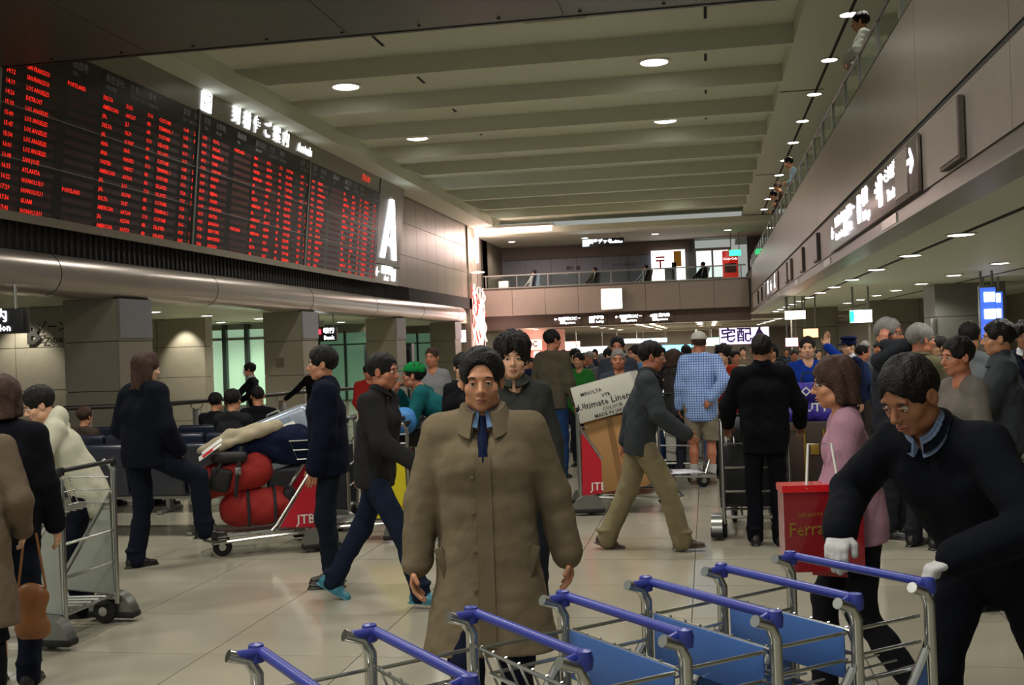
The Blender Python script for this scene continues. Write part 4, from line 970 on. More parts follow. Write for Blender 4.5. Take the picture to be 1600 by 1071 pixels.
# bench rows
M_seat = mat('navy_vinyl', '#141a2c', .35, var=.15, vs=8, coat=.2)
def bench_row(x0, n, y, label):
    t = thing('bench_row', label, 'bench', (x0, y, 0), 0, 'navy seat rows in the waiting area')
    if 'bs' not in MESHC:
        MESHC['bs'] = MB().rb((0, .24, .42), (.56, .5, .11), .04, seg=3).mesh('s', M_seat, True); MESHC['bb'] = MB().rb((0, -.05, .63), (.56, .09, .5), .035, M=Matrix.Rotation(R(9), 4, 'X').to_3x3(), seg=3).mesh('s', M_seat, True)
        MESHC['bl'] = MB().rb((0, .2, .2), (.05, .1, .34), .008).rb((0, .2, .02), (.06, .5, .035), .008).mesh('s', M_steel2, True); MESHC['ba'] = MB().rb((0, .2, .58), (.045, .36, .03), .01).rb((0, .3, .5), (.03, .04, .16), .005).mesh('s', M_black, True)
    MB().rb((n * .29 - .29, .2, .345), (n * .58, .06, .05), .008).part('beam', M_steel2, t)
    for i in range(n):
        link('seat', MESHC['bs'], t, (i * .58, 0, 0)); link('backrest', MESHC['bb'], t, (i * .58, 0, 0))
    for i in range(n + 1):
        if i % 2 == 0: link('leg', MESHC['bl'], t, (i * .58 - .29, 0, 0))
        link('armrest', MESHC['ba'], t, (i * .58 - .29, 0, 0))
bench_row(-6.9, 5, 9.6, 'nearest empty row of navy waiting seats behind ponytail man')
bench_row(-7.9, 6, 10.9, 'second row of navy waiting seats with two sitters')
bench_row(-8.3, 6, 12.2, 'farthest row of navy waiting seats near the railing')

# ================================================================== luggage carts
CW = .27
def cart_meshes():
    M = {}
    side = MB(); side.tube([(0, -.45, .13), (0, -.45, .98), (0, -.43, 1.02), (0, -.38, 1.04)], .017, 10); side.tube([(0, -.43, .84), (0, -.02, .24), (0, .02, .2)], .013, 8)
    side.tube([(0, -.46, .17), (0, .1, .15), (0, .5, .13)], .016, 8); M['side'] = side
    M['panel'] = MB().prism([(-.007, -.435, .19), (-.007, -.05, .22), (-.007, -.42, .81)], (.014, 0, 0))
    M['panel_edge'] = MB().tube([(0, -.44, .185), (0, -.04, .215), (0, -.425, .825)], .009, 6, True)
    M['grip'] = MB().tube([(-CW, -.4, 1.035), (-CW + .02, -.46, 1.04), (CW - .02, -.46, 1.04), (CW, -.4, 1.035)], .0145, 10)
    M['knob'] = MB().lathe([(.001, -.025), (.02, -.018), (.023, .008), (.018, .028), (.001, .032)], (0, -.45, 1.03), 12)
    b_ = MB()
    for z in (.78, .86, .94): b_.tube([(-CW + .02, -.43, z), (-CW + .03, -.22 + (z - .78) * .4, z), (CW - .03, -.22 + (z - .78) * .4, z), (CW - .02, -.43, z)], .006, 6)
    for i in range(8): x = -CW + .04 + i * (2 * CW - .08) / 7; b_.tube([(x, -.43, .78), (x, -.22, .78), (x, -.155, .95)], .004, 5)
    M['basket'] = b_
    p_ = MB()
    for i in range(6): x = -.2 + i * .08; p_.tube([(x, -.42, .19), (x * .9, .44, .165)], .009, 6)
    p_.tube([(-CW, -.42, .18), (CW, -.42, .18)], .013, 6); p_.tube([(-CW, .12, .165), (CW, .12, .165)], .01, 6); p_.tube([(-CW, .48, .135), (-.15, .56, .14), (.15, .56, .14), (CW, .48, .135)], .014, 8)
    p_.tube([(-.2, .44, .16), (-.18, .5, .3), (.18, .5, .3), (.2, .44, .16)], .011, 6); M['platform'] = p_
    M['back_rest'] = MB().tube([(-CW + .01, -.44, .6), (CW - .01, -.44, .6)], .01, 6).tube([(-CW + .01, -.44, .4), (CW - .01, -.44, .4)], .01, 6)
    M['wheel'] = MB().lathe([(.02, -.02), (.06, -.022), (.075, -.015), (.08, 0), (.075, .015), (.06, .022), (.02, .02)], (0, 0, .08), 18, 'X')
    M['hub'] = MB().lathe([(.001, -.028), (.03, -.026), (.03, .026), (.001, .028)], (0, 0, .08), 12, 'X')
    M['fork'] = MB().rb((0, 0, .135), (.07, .08, .03), .008).prism([(-.032, -.02, .13), (-.032, .03, .13), (-.032, .012, .07), (-.032, -.012, .07)], (.005, 0, 0)).prism([(.027, -.02, .13), (.027, .03, .13), (.027, .012, .07), (.027, -.012, .07)], (.005, 0, 0))
    M['cover'] = MB().prism([(-.045, y, z) for y, z in ((-.17, .035), (-.175, .085), (-.14, .15), (-.08, .19), (.04, .2), (.11, .16), (.13, .09), (.125, .035))], (.09, 0, 0))
    M['bumper'] = MB().rb((0, -.025, .05), (.105, .33, .045), .015)
    M['adplate'] = MB().rb((0, -.145, .87), (2 * CW - .08, .006, .15), .004)
    return M
_cm = cart_meshes(); CM = {}
def cmesh(k, m):
    kk = (k, m.name)
    if kk not in CM: CM[kk] = _cm[k].mesh(k, m, k not in ('panel',))
    return CM[kk]
CH = mat('cart_chrome', '#b4b5b0', .22, .95, var=.04, vs=25)
M_cover = mat('cover_steel', '#7d7f7a', .3, .7, var=.08, vs=10)
def cart(x, y, head, label, panel=None, grip=M_black, text=None, tcol=None, plate=None, group=None, knob=M_black):
    """head: degrees clockwise from +Y the cart's front points to"""
    t = thing('luggage_cart', label, 'cart', (x, y, 0), -R(head), group)
    for s_ in (-1, 1):
        link('side_frame', cmesh('side', CH), t, (s_ * CW, 0, 0)); link('end_knob', cmesh('knob', knob), t, (s_ * CW, 0, 0))
        pm = panel or mat('panel_white', '#a5a79c', .4, .2); p_ = link('ad_panel', cmesh('panel', pm), t, (s_ * CW, 0, 0)); link('panel_edge', cmesh('panel_edge', CH), p_)
        w_ = link('wheel', cmesh('wheel', M_rub), t, (s_ * (CW + .0), -.36, 0)); link('hub', cmesh('hub', M_steel), w_)
        c_ = link('wheel_cover', cmesh('cover', M_cover), t, (s_ * (CW + .065), -.36, 0)); link('bumper', cmesh('bumper', M_rub), c_)
        f_ = link('caster_fork', cmesh('fork', CH), t, (s_ * .17, .42, 0)); link('caster_wheel', cmesh('wheel', M_rub), f_); link('hub', cmesh('hub', M_steel), f_)
        if text:
            m = MB()
            for side in (1, -1): put_text(m, text, (side * .0105, -.27, .27), (0, side, 0), (0, 0, 1), .11, .012)
            m.part('panel_lettering', tcol or M_white, p_, False)
    link('handle_grip', cmesh('grip', grip), t); link('basket', cmesh('basket', CH), t); link('platform', cmesh('platform', CH), t); link('back_rest', cmesh('back_rest', CH), t)
    if plate: link('basket_plate', cmesh('adplate', plate), t)
    return t
M_jr = mat('panel_red', '#b3162a', .35, var=.04); M_yel = mat('panel_yellow', '#d9c81c', .4, var=.04); M_blu = mat('grip_blue', '#2a3488', .35, var=.05); M_lb = mat('plate_blue', '#3a5f9c', .45, var=.08)
cart(-4.22, 6.13, -88, 'luggage cart with pale grey side panel at lower left beside white jacket person', mat('panel_grey', '#8f948a', .4, .2))
cart(-3.78, 8.92, -118, 'luggage cart with red panel under red backpack, ponytail man resting his foot on it', M_jr, text='JTB')
cart(-3.88, 10.05, -100, 'luggage cart stacked with dark case and silver suitcase behind the red backpack', mat('panel_dark', '#24262b', .4))
cart(-3.12, 9.45, -100, 'luggage cart with bright yellow panel the green cap man leans on', M_yel, text='FAMILY', tcol=M_red)
cart(-.87, 11.0, 82, 'luggage cart with red panel carrying two cardboard boxes', M_jr, text='JTB')
cart(-.28, 13.85, 10, 'luggage cart with white boxes in front of checked shirt man', M_lb)
cart(.36, 9.75, 0, 'luggage cart with dark bags pushed by man in black suit', mat('panel_dark', '', 0))
cart(.92, 10.75, 165, 'luggage cart with brown trunk and purple bag facing camera', mat('panel_dark', '', 0))
cart(2.42, 8.1, 92, 'luggage cart with dark blue sponsor plate at right edge', mat('panel_navy', '#10183c', .4), text='SAMSUNG', plate=mat('panel_navy', '', 0))
cart(-.55, 12.6, 70, 'empty luggage cart further back between the khaki walker and boxes', M_jr)
hx, hy = -.754, -.657
names = ['rearmost cart of the blue handled train, held by the stooping pusher', 'second cart of the blue handled train from the pusher', 'third cart of blue handled train from the pusher', 'fourth cart of blue handled train from the pusher', 'fifth cart of blue handled train, in front of trench coat', 'sixth cart of blue handled train from the pusher', 'foremost cart of the blue handled train, lower left']
for i in range(7):
    tr = cart(.46 + hx * (.50 + i * .3), 3.52 + hy * (.50 + i * .3), math.degrees(math.atan2(hx, hy)), names[i], M_lb if i < 3 else mat('panel_white', '#a5a79c', .4, .2), grip=M_blu, plate=M_lb if i < 3 else None, group='nested luggage carts with blue handles', knob=M_blu); tr.scale = (1, 1, .92)

# ================================================================== luggage
def suitcase(x, y, z, size, rz, m, label, tilt=0, trim=M_black, handle=True, ribs=0, name='suitcase', cat='suitcase', rot=None):
    t = thing(name, label, cat, (x, y, z), 0); t.rotation_euler = rot or (R(tilt), 0, rz); w, d, h = size
    MB().rb((0, 0, h / 2), size, min(size) * .22, seg=4).part('shell', m, t)
    MB().tube([(-w / 2 - .002, 0, h * .1), (-w / 2 - .002, 0, h * .9)], .008, 6).tube([(w / 2 + .002, 0, h * .1), (w / 2 + .002, 0, h * .9)], .008, 6).tube([(-w * .4, 0, h + .001), (w * .4, 0, h + .001)], .008, 6).part('zip_seam', trim, t)
    if handle: MB().tube([(-.07, 0, h - .005), (-.06, 0, h + .03), (.06, 0, h + .03), (.07, 0, h - .005)], .011, 8).part('handle', trim, t)
    for k in range(ribs):
        xx = -w / 2 + w * (k + 1) / (ribs + 1); MB().rb((xx, -d / 2 - .002, h / 2), (.018, .012, h * .8), .005).part('rib', m, t)
    for sx in (-1, 1):
        for sy in (-1, 1): MB().rb((sx * (w / 2 - .02), sy * (d / 2 - .02), .02), (.05, .05, .045), .012).part('corner', trim, t)
    return t
M_sil = mat('silver_case', '#8f9aa8', .35, .5, var=.05); M_brown = mat('brown_leather', '#3b1d16', .4, var=.12)
s_ = suitcase(-3.98, 9.98, .62, (.72, .30, .5), R(12), M_sil, 'silver blue hard suitcase tilted on top of the cart stack', tilt=0, trim=M_steel2, ribs=3, rot=(0, R(-20), R(8)))
MB().rb((.1, -.155, .3), (.2, .012, .16), .006).part('label_plate', M_white, s_)
suitcase(-3.95, 10.05, .2, (.6, .3, .42), R(14), mat('dark_case', '#1a1b1f', .5), 'black soft suitcase lying under the silver case')
suitcase(-2.86, 9.38, .2, (.46, .22, .62), R(-8), M_brown, 'dark brown upright suitcase with gold lettering beside the yellow panel', trim=mat('gold_trim', '#a98a3c', .4, .7))
m = MB(); put_text(m, 'Family', (.02, -.116, .42), (1, 0, 0), (0, 0, 1), .08); put_text(m, 'Tour', (.02, -.116, .3), (1, 0, 0), (0, 0, 1), .08); m.part('lettering', mat('gold_trim', '', 0), [o for o in D.objects if o.name.startswith('suitcase') and o.type == 'EMPTY'][-1], False)
# soft bags by signed distance
def softbag(x, y, z, rz, m, label, boxes, name='bag', cat='bag', amp=.008, h=.012, parts=(), rot=None):
    t = thing(name, label, cat, (x, y, z), 0); t.rotation_euler = rot or (0, 0, rz)
    S = SDF((-.5, -.4, -.12), (.5, .4, .75), h)
    for a, b_, r1, r2, fl_ in boxes: S.cone(a, b_, r1, r2, .04, (0, 1, 0), fl_)
    S.noise(amp, 22, len(label)); me = S.mesh(name + '_body', m); link('body', me, t)
    for nm, mb, mm in parts: mb.part(nm, mm, t)
    return t
M_bp = mat('backpack_red', '#8f1712', .8, var=.1, bump=.3, bs=120); M_strap = mat('strap_black', '#101012', .7, var=.1)
softbag(-3.85, 8.8, .24, R(28), M_bp, 'red duffel bag lying low on the cart by red panel', [((-.16, 0, .14), (.2, 0, .14), .15, .15, .95), ((-.1, 0, .2), (.15, 0, .2), .1, .1, 1)], 'duffel_bag',
        parts=(('strap', MB().tube([(-.08, -.16, .0), (-.08, -.165, .15), (-.08, -.1, .28), (-.08, .02, .31)], .014, 6).tube([(.14, -.16, .0), (.14, -.165, .15), (.14, -.1, .28), (.14, .02, .31)], .014, 6), M_strap), ('side_pocket', MB().rb((.27, -.02, .2), (.12, .2, .2), .05, seg=3), M_strap)))
softbag(-4.02, 8.68, .5, R(28), M_bp, 'red and black hiking backpack resting on top of duffel', [((-.18, 0, .12), (.2, 0, .2), .14, .15, .9), ((-.02, 0, .26), (.18, 0, .26), .1, .1, .9)], 'backpack',
        parts=(('lid', MB().rb((-.02, -.02, .33), (.3, .3, .1), .045, seg=3), M_strap), ('strap', MB().tube([(.02, -.17, .0), (.04, -.185, .2), (.08, -.12, .4), (.1, .02, .43)], .018, 6).tube([(-.2, -.12, .06), (-.12, -.17, .24), (-.05, -.1, .36)], .016, 6), M_strap), ('buckle', MB().rb((.045, -.19, .22), (.05, .02, .06), .006), M_steel2), ('front_pocket', MB().rb((-.1, -.13, .15), (.18, .08, .2), .035, M=Matrix.Rotation(.3, 3, 'Y'), seg=3), M_strap)))
M_navy = cloth('#141c36'); M_cream = cloth('#b7ab90')
softbag(-3.78, 8.85, .84, R(20), M_navy, 'folded navy jacket draped over the red backpack', [((-.28, 0, .06), (.28, 0, .1), .1, .14, .9), ((.1, 0, .02), (.3, 0, -.05), .12, .1, 1), ((-.2, -.1, .04), (-.32, -.12, -.06), .07, .06, 1)], 'folded_jacket', 'clothing', .012)
softbag(-3.95, 8.72, .98, R(20), M_cream, 'cream coloured coat laid over the navy jacket', [((-.3, -.05, -.1), (-.08, -.02, .02), .045, .055, 1), ((-.08, -.02, .02), (.3, .04, .08), .05, .06, 1.2), ((-.16, -.1, -.07), (.2, -.06, .06), .035, .035, 1)], 'folded_coat', 'clothing', .01, .01)
t = thing('travel_documents', 'white ticket folder with red edge lying by ponytail man knee', 'papers', (-4.08, 8.42, .9)); t.rotation_euler = (R(15), R(-35), R(20)); MB().rb((0, 0, 0), (.22, .11, .008), .002).part('folder', M_white, t); MB().box((-.02, 0, .007), (.1, .112, .004)).part('red_band', M_red, t, False); MB().rb((.03, .04, .012), (.2, .09, .005), .002).part('ticket', M_white, t)
M_card = mat('cardboard', '#9c7446', .8, var=.06, vs=3); M_wbx = mat('white_carton', '#b9b6ab', .7, var=.05)
def carton(x, y, z, size, rot, m, label, lines=(), tape=True, tm=None):
    t = thing('cardboard_box' if m is M_card else 'carton', label, 'box', (x, y, z)); t.rotation_euler = rot; w, d, h = size
    MB().rb((0, 0, h / 2), size, .006).part('body', m, t)
    for s_ in (-1, 1): MB().box((0, s_ * d * .25, h + .003), (w, d * .49, .006)).part('flap', m, t, False)
    if tape: MB().box((0, -d / 2 - .001, h / 2), (.06, .003, h)).box((0, 0, h + .0075), (.06, d, .003)).part('tape', mat('tape', '#7d5a34', .35), t, False)
    if lines:
        mb = MB()
        for tx, xx, zz, s_ in lines: put_text(mb, tx, (xx, -d / 2 - .004, zz), (1, 0, 0), (0, 0, 1), s_, .005)
        mb.part('printing', tm or M_black, t, False)
    return t
carton(-.84, 10.92, .24, (.52, .5, .72), (0, R(-9), R(-6)), M_card, 'tall brown cardboard box leaning on cart with red panel')
carton(-.94, 10.86, .97, (.62, .46, .36), (0, R(-14), R(-5)), M_wbx, 'white carton printed in dark letters on top of brown box', (('MINOLTA', -.12, .27, .05), ('VTR', .02, .21, .05), ('Ultimate Linen', -.02, .15, .09), ('COLOUR', .05, .08, .05), ('MADE IN JAPAN', .03, .03, .05)), False)
carton(-.3, 13.75, .2, (.52, .42, .36), (0, 0, R(4)), M_wbx, 'lower white carton on cart in front of checked shirt man', (('FRAGILE', 0, .1, .06),), False)
carton(-.3, 13.75, .572, (.5, .4, .34), (0, 0, R(2)), M_wbx, 'upper white carton with black strokes in front of checked shirt man', (('キI', -.05, .14, .12),), False)
suitcase(.3, 9.85, .2, (.46, .26, .62), 0, mat('dark_case', '', 0), 'black upright suitcase on the cart of the black suited man')
softbag(.4, 9.65, .8, 0, mat('bag_grey', '#26282c', .6), 'dark grey travel bag on top of black suitcase', [((-.16, 0, .1), (.16, 0, .1), .12, .12, .9)], 'travel_bag', parts=(('handle', MB().tube([(-.1, 0, .2), (-.06, 0, .3), (.06, 0, .3), (.1, 0, .2)], .012, 6), M_strap),))
t = thing('steamer_trunk', 'brown trunk with gold metal frame on cart facing camera', 'trunk', (.93, 10.7, .2), R(8)); MB().rb((0, 0, .35), (.56, .34, .66), .02).part('shell', mat('trunk_brown', '#3a2a24', .5), t)
for s_ in (-1, 1): MB().tube([(s_ * .18 - .09, -.175, .08), (s_ * .18 + .09, -.175, .08), (s_ * .18 + .09, -.175, .6), (s_ * .18 - .09, -.175, .6)], .012, 6, True).part('gold_frame', mat('gold_trim', '', 0), t)
MB().rb((0, -.18, .42), (.08, .02, .1), .005).part('clasp', mat('gold_trim', '', 0), t); MB().tube([(-.08, 0, .68), (-.06, 0, .72), (.06, 0, .72), (.08, 0, .68)], .012, 6).part('handle', M_black, t)
t = softbag(.93, 10.62, .93, R(5), mat('bag_purple', '#2c1a86', .5), 'purple shopping bag with white block letters on brown trunk', [((-.14, 0, .02), (.14, 0, .02), .09, .09, .9), ((-.15, 0, .22), (.13, 0, .22), .09, .09, .8)], 'shopping_bag', parts=(('handle', MB().tube([(-.08, 0, .28), (-.05, 0, .4), (.05, 0, .4), (.08, 0, .28)], .009, 6), M_strap),))
m = MB(); put_text(m, 'GOOD', (0, -.13, .23), (1, 0, 0), (0, 0, 1), .12, .02); put_text(m, 'DUTY', (0, -.13, .08), (1, 0, 0), (0, 0, 1), .11, .02); m.part('lettering', M_white, t, False)
softbag(-2.75, 9.55, .98, R(-10), mat('bag_blue', '#2a6ea8', .6, var=.1), 'bright blue sports bag with black trim on the yellow panel cart', [((-.2, 0, .0), (.02, 0, .06), .1, .12, .9), ((-.24, 0, -.1), (-.2, 0, .14), .07, .06, 1)], 'sports_bag', parts=(('trim', MB().tube([(-.26, -.1, -.06), (-.1, -.125, .02), (.08, -.12, .1)], .018, 6), M_strap), ('stripe', MB().tube([(-.25, -.1, -.02), (-.1, -.13, .07), (.02, -.125, .14)], .01, 6), mat('stripe_cyan', '#6fb8e0', .5))))
softbag(-2.6, 9.72, .86, 0, mat('bag_black', '#121316', .6), 'black holdall under the arms of green cap man', [((-.2, 0, .06), (.22, 0, .06), .13, .13, .9)], 'holdall', parts=(('strap', MB().tube([(-.15, -.1, .15), (-.05, -.14, .1), (.1, -.14, .12)], .012, 6), M_strap), ('name_tag', MB().rb((.1, -.15, .08), (.06, .01, .09), .003), M_white)))
t = thing('ribbon_wrap', 'red ribbon and white tissue hanging over brown suitcase', 'wrapping', (-2.84, 9.25, .88)); MB().tube([(-.02, 0, .05), (.03, -.02, -.02), (-.03, -.03, -.1), (-.08, -.03, -.16)], [.02, .035, .03, .012], 8).part('ribbon', mat('ribbon_red', '#c02018', .4), t); MB().tube([(-.1, -.02, -.08), (-.05, -.03, -.12), (-.12, -.03, -.17)], [.015, .03, .012], 8).part('tissue', M_white, t)
# red carrier bag
t = thing('paper_carrier', 'glossy dark red paper carrier bag with gold script held low', 'bag', (.46, 4.92, .66), R(8)); b_ = MB().prism([(-.17, -.06, 0), (.17, -.06, 0), (.17, .06, 0), (-.17, .06, 0)], (0, 0, .36)); b_.part('body', mat('carrier_red', '#7a0c16', .25, coat=.5), t, False)
MB().box((0, 0, .361), (.35, .13, .03)).part('rim', mat('carrier_bright', '#c8141c', .25, coat=.5), t, False)
MB().tube([(-.07, -.06, .36), (-.05, -.03, .55), (.05, -.03, .55), (.07, -.06, .36)], .006, 6).part('cord_handle', M_white, t); m = MB(); put_text(m, 'Ferragamo', (0, -.064, .19), (1, 0, .06), (0, 0, 1), .085, .004, fit=.3); put_text(m, 'Salvatore', (-.06, -.064, .25), (1, 0, .06), (0, 0, 1), .03, .002); m.part('gold_script', mat('gold_trim', '', 0), t, False)
t = thing('paper_carrier', 'second red carrier bag behind the dark red one', 'bag', (.57, 5.08, .6), R(-20)); MB().prism([(-.13, -.05, 0), (.13, -.05, 0), (.13, .05, 0), (-.13, .05, 0)], (0, 0, .36)).part('body', mat('carrier_red2', '#8c1a18', .3), t, False); MB().tube([(-.05, 0, .36), (-.03, 0, .5), (.03, 0, .5), (.05, 0, .36)], .006, 6).part('cord_handle', M_white, t)

# ================================================================== people
P = person
# trench coat man
t, J = P(-.87, 4.17, 172, 'middle-aged man in long beige raincoat with blue shirt and tie, walking forward', dict(pel=(0, 0, .92), lean=3, fr=(.09, .12, .085, 0, 0), flt=(-.09, -.14, .1, 0, 14), hr=(.31, .02, .79), hl=(-.33, -.06, .82), er=(.8, -.6, 0), el=(-.8, -.6, 0), head=(0, 4, 0), grip=(.45, .5), w=1.06), 1.67, 0,
         skin='a', style='receding', top=dict(name='coat', hem=.52, flare=.045, bulk=.026, collar=(1.2, 24, .07, .03), amp=.006, vneck=.11, seed=4), topc='#7d7059', legc='#161c30', shirt='#6f8fb8', tie='#1a2444')
ck = [c for c in t.children if c.name.startswith('coat')][0]
strip_on(ck.data, 'placket', cloth('#756852'), t, .0, .56, 1.30, .06, .006)
bv = bvh_of(ck.data)
for z in (.78, .93, 1.08, 1.22):
    p_ = front(bv, .045, z)
    if p_ is not None: MB().lathe([(.001, 0), (.009, 0), (.009, .004), (.001, .006)], tuple(p_ + Vector((0, .001, 0))), 10, 'Y').part('button', mat('horn_button', '#5a4e3c', .4), t)
for sx in (-.17, .17):
    p_ = front(bv, sx, .86)
    if p_ is not None: MB().rb(tuple(p_ - Vector((0, .004, 0))), (.035, .016, .17), .006, M=Matrix.Rotation(.3 if sx > 0 else -.3, 3, 'Y')).part('pocket_welt', cloth('#6a5e4a'), t)
# young man behind him
P(-1.12, 6.25, 170, 'young man with bushy black hair and grey zip jacket behind the raincoat man', dict(hr=(.26, .02, .8)), 1.72, 1, skin='b', style='bushy', top=dict(collar=(.95, 8, .02, .03), bulk=.008), topc='#3b3d3a', legc='#20242c')
# beige coat woman on the left edge, with a dark jacket over her arm
P(-3.42, 4.55, -20, 'woman in beige coat with knee socks at left edge, seen from behind', dict(hr=(.22, .14, .95), hl=(-.26, .1, .85), lean=4), 1.58, 1, skin='b', style='long', fem=True, top=dict(name='coat', hem=.5, flare=.03, bulk=.012, collar=(1.1, 22, .06, .03)), topc='#6f604f', leg=dict(skirt=.42, flare=-.01), legc='#14161f', shoec='#101010')
lg = D.objects[[o.name for o in D.objects if o.get('label', '').startswith('woman in beige coat')][0]]
for sx in (-1, 1): MB().tube([(sx * .1, 0, .09), (sx * .1, -.012, .2), (sx * .1, -.016, .32), (sx * .1, -.002, .42)], [.044, .056, .064, .056], 14).part('knee_sock', cloth('#0f1116'), lg)
P(-3.62, 5.1, -15, 'person in black jacket with dark hair behind the beige coat woman', dict(hr=(.24, .1, .84)), 1.6, 2, skin='b', style='bob', hair='b', fem=True, top=dict(bulk=.02, hz=-.12), topc='#12131a', legc='#171c2c')
softbag(-3.40, 4.98, .40, R(10), mat('bag_tan', '#7a4a20', .45, var=.1), 'tan leather handbag hanging beside beige coat woman', [((-.04, 0, -.06), (.04, 0, -.06), .045, .045, .7), ((-.035, 0, .1), (.035, 0, .1), .04, .04, .6), ((0, 0, -.06), (0, 0, .1), .06, .055, .5)], 'handbag', 'bag', .004, .01, parts=(('strap', MB().tube([(-.07, 0, .14), (-.03, 0, .42), (.03, 0, .42), (.07, 0, .14)], .006, 6), mat('bag_tan', '', 0)),))
# white jacket person leaning on the grey cart
P(-4.14, 6.62, -118, 'person with black bowl hair and white hooded jacket leaning on grey cart', dict(pel=(0, -.05, .9), lean=24, head=(12, 8, 0), hr=(.12, .38, 1.0), hl=(-.16, .42, 1.0), er=(.9, -.2, -.3), el=(-.9, -.2, -.3), grip=(.7, .7), pnr=(0, .2, -1), pnl=(0, .2, -1)), 1.6, 1, skin='b', style='bob' if 0 else 'side', top=dict(bulk=.022, hood=1, amp=.005, hz=-.2, seed=8), topc='#dcdac2', legc='#141824')
# ponytail man, foot on the cart
P(-4.5, 8.12, 22, 'man in dark navy clothes with shoulder length brown hair, one foot on cart', dict(pel=(0, 0, .92), lean=4, side=-2, fr=(.28, .34, .28, -35, 0), kr=(.5, 1, .2), flt=(-.1, -.04, .085, -20, 0), hr=(.2, .16, .93), hl=(-.2, .2, .98), er=(.7, -1, -.2), grip=(.6, .6), head=(-14, 3, 0)), 1.73, 1, skin='b', hair='b', style='long', top=dict(bulk=.036, hz=-.12, amp=.007, collar=(.95, 20, .02, .02)), topc='#10141f', leg=dict(bulk=.008), legc='#141a28')
# sharp man in navy jacket + blurred walker
P(-2.72, 7.52, -108, 'black haired man in navy jacket standing in profile facing left', dict(hr=(.2, .1, .86), hl=(-.2, .1, .86)), 1.71, 1, skin='a', style='side', top=dict(bulk=.038, hz=-.12, amp=.008, collar=(.95, 20, .02, .03)), topc='#11162a', legc='#141d28', shoec='#1a0e0a')
P(-2.2, 6.96, 95, 'man in charcoal jacket striding right in teal canvas shoes', walk(.34, 6, .2, hr=(.24, .36, .98), hl=(-.26, -.22, .84)), 1.69, 1, skin='c', style='short', top=dict(bulk=.018, hz=-.1, collar=(.95, 18, .02, .03)), topc='#2a2a2c', legc='#1a2438', shoec='#2e6f80')
# green cap man leaning on his cart
P(-2.55, 9.9, -96, 'man in green cap and teal shirt leaning on his cart, hand at chin', dict(pel=(0, -.22, .9), lean=38, head=(0, -28, 0), hr=(.14, .34, 1.27), hl=(-.1, .32, 1.1), er=(.7, .2, -1), el=(-.8, .2, -.8), grip=(.8, .6), pnr=(-.4, -.6, .3)), 1.72, 1, skin='c', style='short', cap=dict(col='#0f7a3c', brim=True), top=dict(bulk=.014, amp=.007), topc='#125a5e', legc='#20242e')
P(-2.1, 9.3, 200, 'woman with short black hair in dark top looking left behind raincoat man', dict(lean=3, head=(35, 5, 0)), 1.62, 1, skin='b', style='side', fem=True, topc='#17161a', legc='#1a1a1e', brow='k')
P(-3.25, 12.7, 190, 'balding reddish haired man far behind the green cap', {}, 1.69, 3, skin='c', hair='b', style='crop', topc='#8b8d8f', legc='#333', features=True)
# masked man and railing man
P(-6.95, 16.0, -100, 'man in black suit with white face mask gripping the railing', dict(hl=(-.28, .45, 1.04), hr=(.1, .4, 1.04), el=(-.6, -.2, -.6), pnl=(0, 0, -1), pnr=(0, 0, -1), grip=(.7, .7), lean=8), 1.56, 2, skin='a', style='short', top=dict(hz=-.2), topc='#101114', legc='#15161a', shirt='#c8c8c8')
t = D.objects[[o.name for o in D.objects if 'white face mask' in o.get('label', '')][0]]
Jm = skel(dict(hl=(-.28, .45, 1.04), hr=(.1, .4, 1.04), lean=8)); m = MB().rb((0, 0, 0), (.085, .05, .085), .02, seg=3).part('face_mask', M_white, t); m.matrix_local = to_m4(Jm['Rh'], Jm['hc'] + Jm['Rh'] @ V(0, .079, -.055))
P(-6.3, 16.9, -20, 'man in black suit leaning with arm out on railing, back turned', dict(hl=(-.55, .2, 1.05), el=(-.3, -.5, -1), hr=(.2, .35, 1.03), lean=8, pnl=(0, 0, -1)), 1.55, 2, skin='a', style='short', top=dict(hz=-.18), topc='#101114', legc='#15161a')
# seated people (backs to the camera)
SIT = dict(pel=(0, 0, .53), lean=2, fr=(.12, .44, .085, 0, 0), flt=(-.12, .44, .085, 0, 0), kr=(0, .5, 1), kl=(0, .5, 1), hr=(.14, .34, .62), hl=(-.14, .34, .62), grip=(.5, .5))
for x, y, lb, tc, st, hr_, H, f_ in ((-7.15, 12.4, 'seated man with black hair and grey jacket in far seat row', '#4c4c4a', 'short', 'k', 1.62, 10), (-6.3, 11.1, 'seated woman with long brown hair in the second seat row', '#3a2a26', 'bob', 'b', 1.45, 15),
        (-5.16, 11.1, 'seated black haired man in dark suit beside the ponytail man', '#26262a', 'short', 'k', 1.7, 5), (-5.98, 12.4, 'seated man in black suit partly behind seated suit man', '#17181c', 'short', 'k', 1.6, 0), (-5.42, 12.4, 'seated man with close cropped hair in black jacket', '#121318', 'crop', 'k', 1.68, -20), (-6.95, 11.1, 'seated blond person beside the brown haired woman', '#4a4038', 'side', 'b', 1.5, 10)):
    P(x, y + .12, f_, lb, SIT, H, 2 if y < 11.5 else 3, style=st, hair=hr_, topc=tc, legc='#1c1d22', top=dict(hz=-.02, bulk=.012), features=False)
# jeans man
P(-1.94, 13.57, 25, 'tall man in olive brown shirt and blue jeans facing away', dict(hr=(.25, .1, .84), hl=(-.26, .06, .84), head=(-25, 0, 0)), 1.86, 2, skin='c', style='short', top=dict(bulk=.016, hz=-.12), topc='#5a5344', leg=dict(bulk=.004), legc='#22406c', shoec='#2a2018')
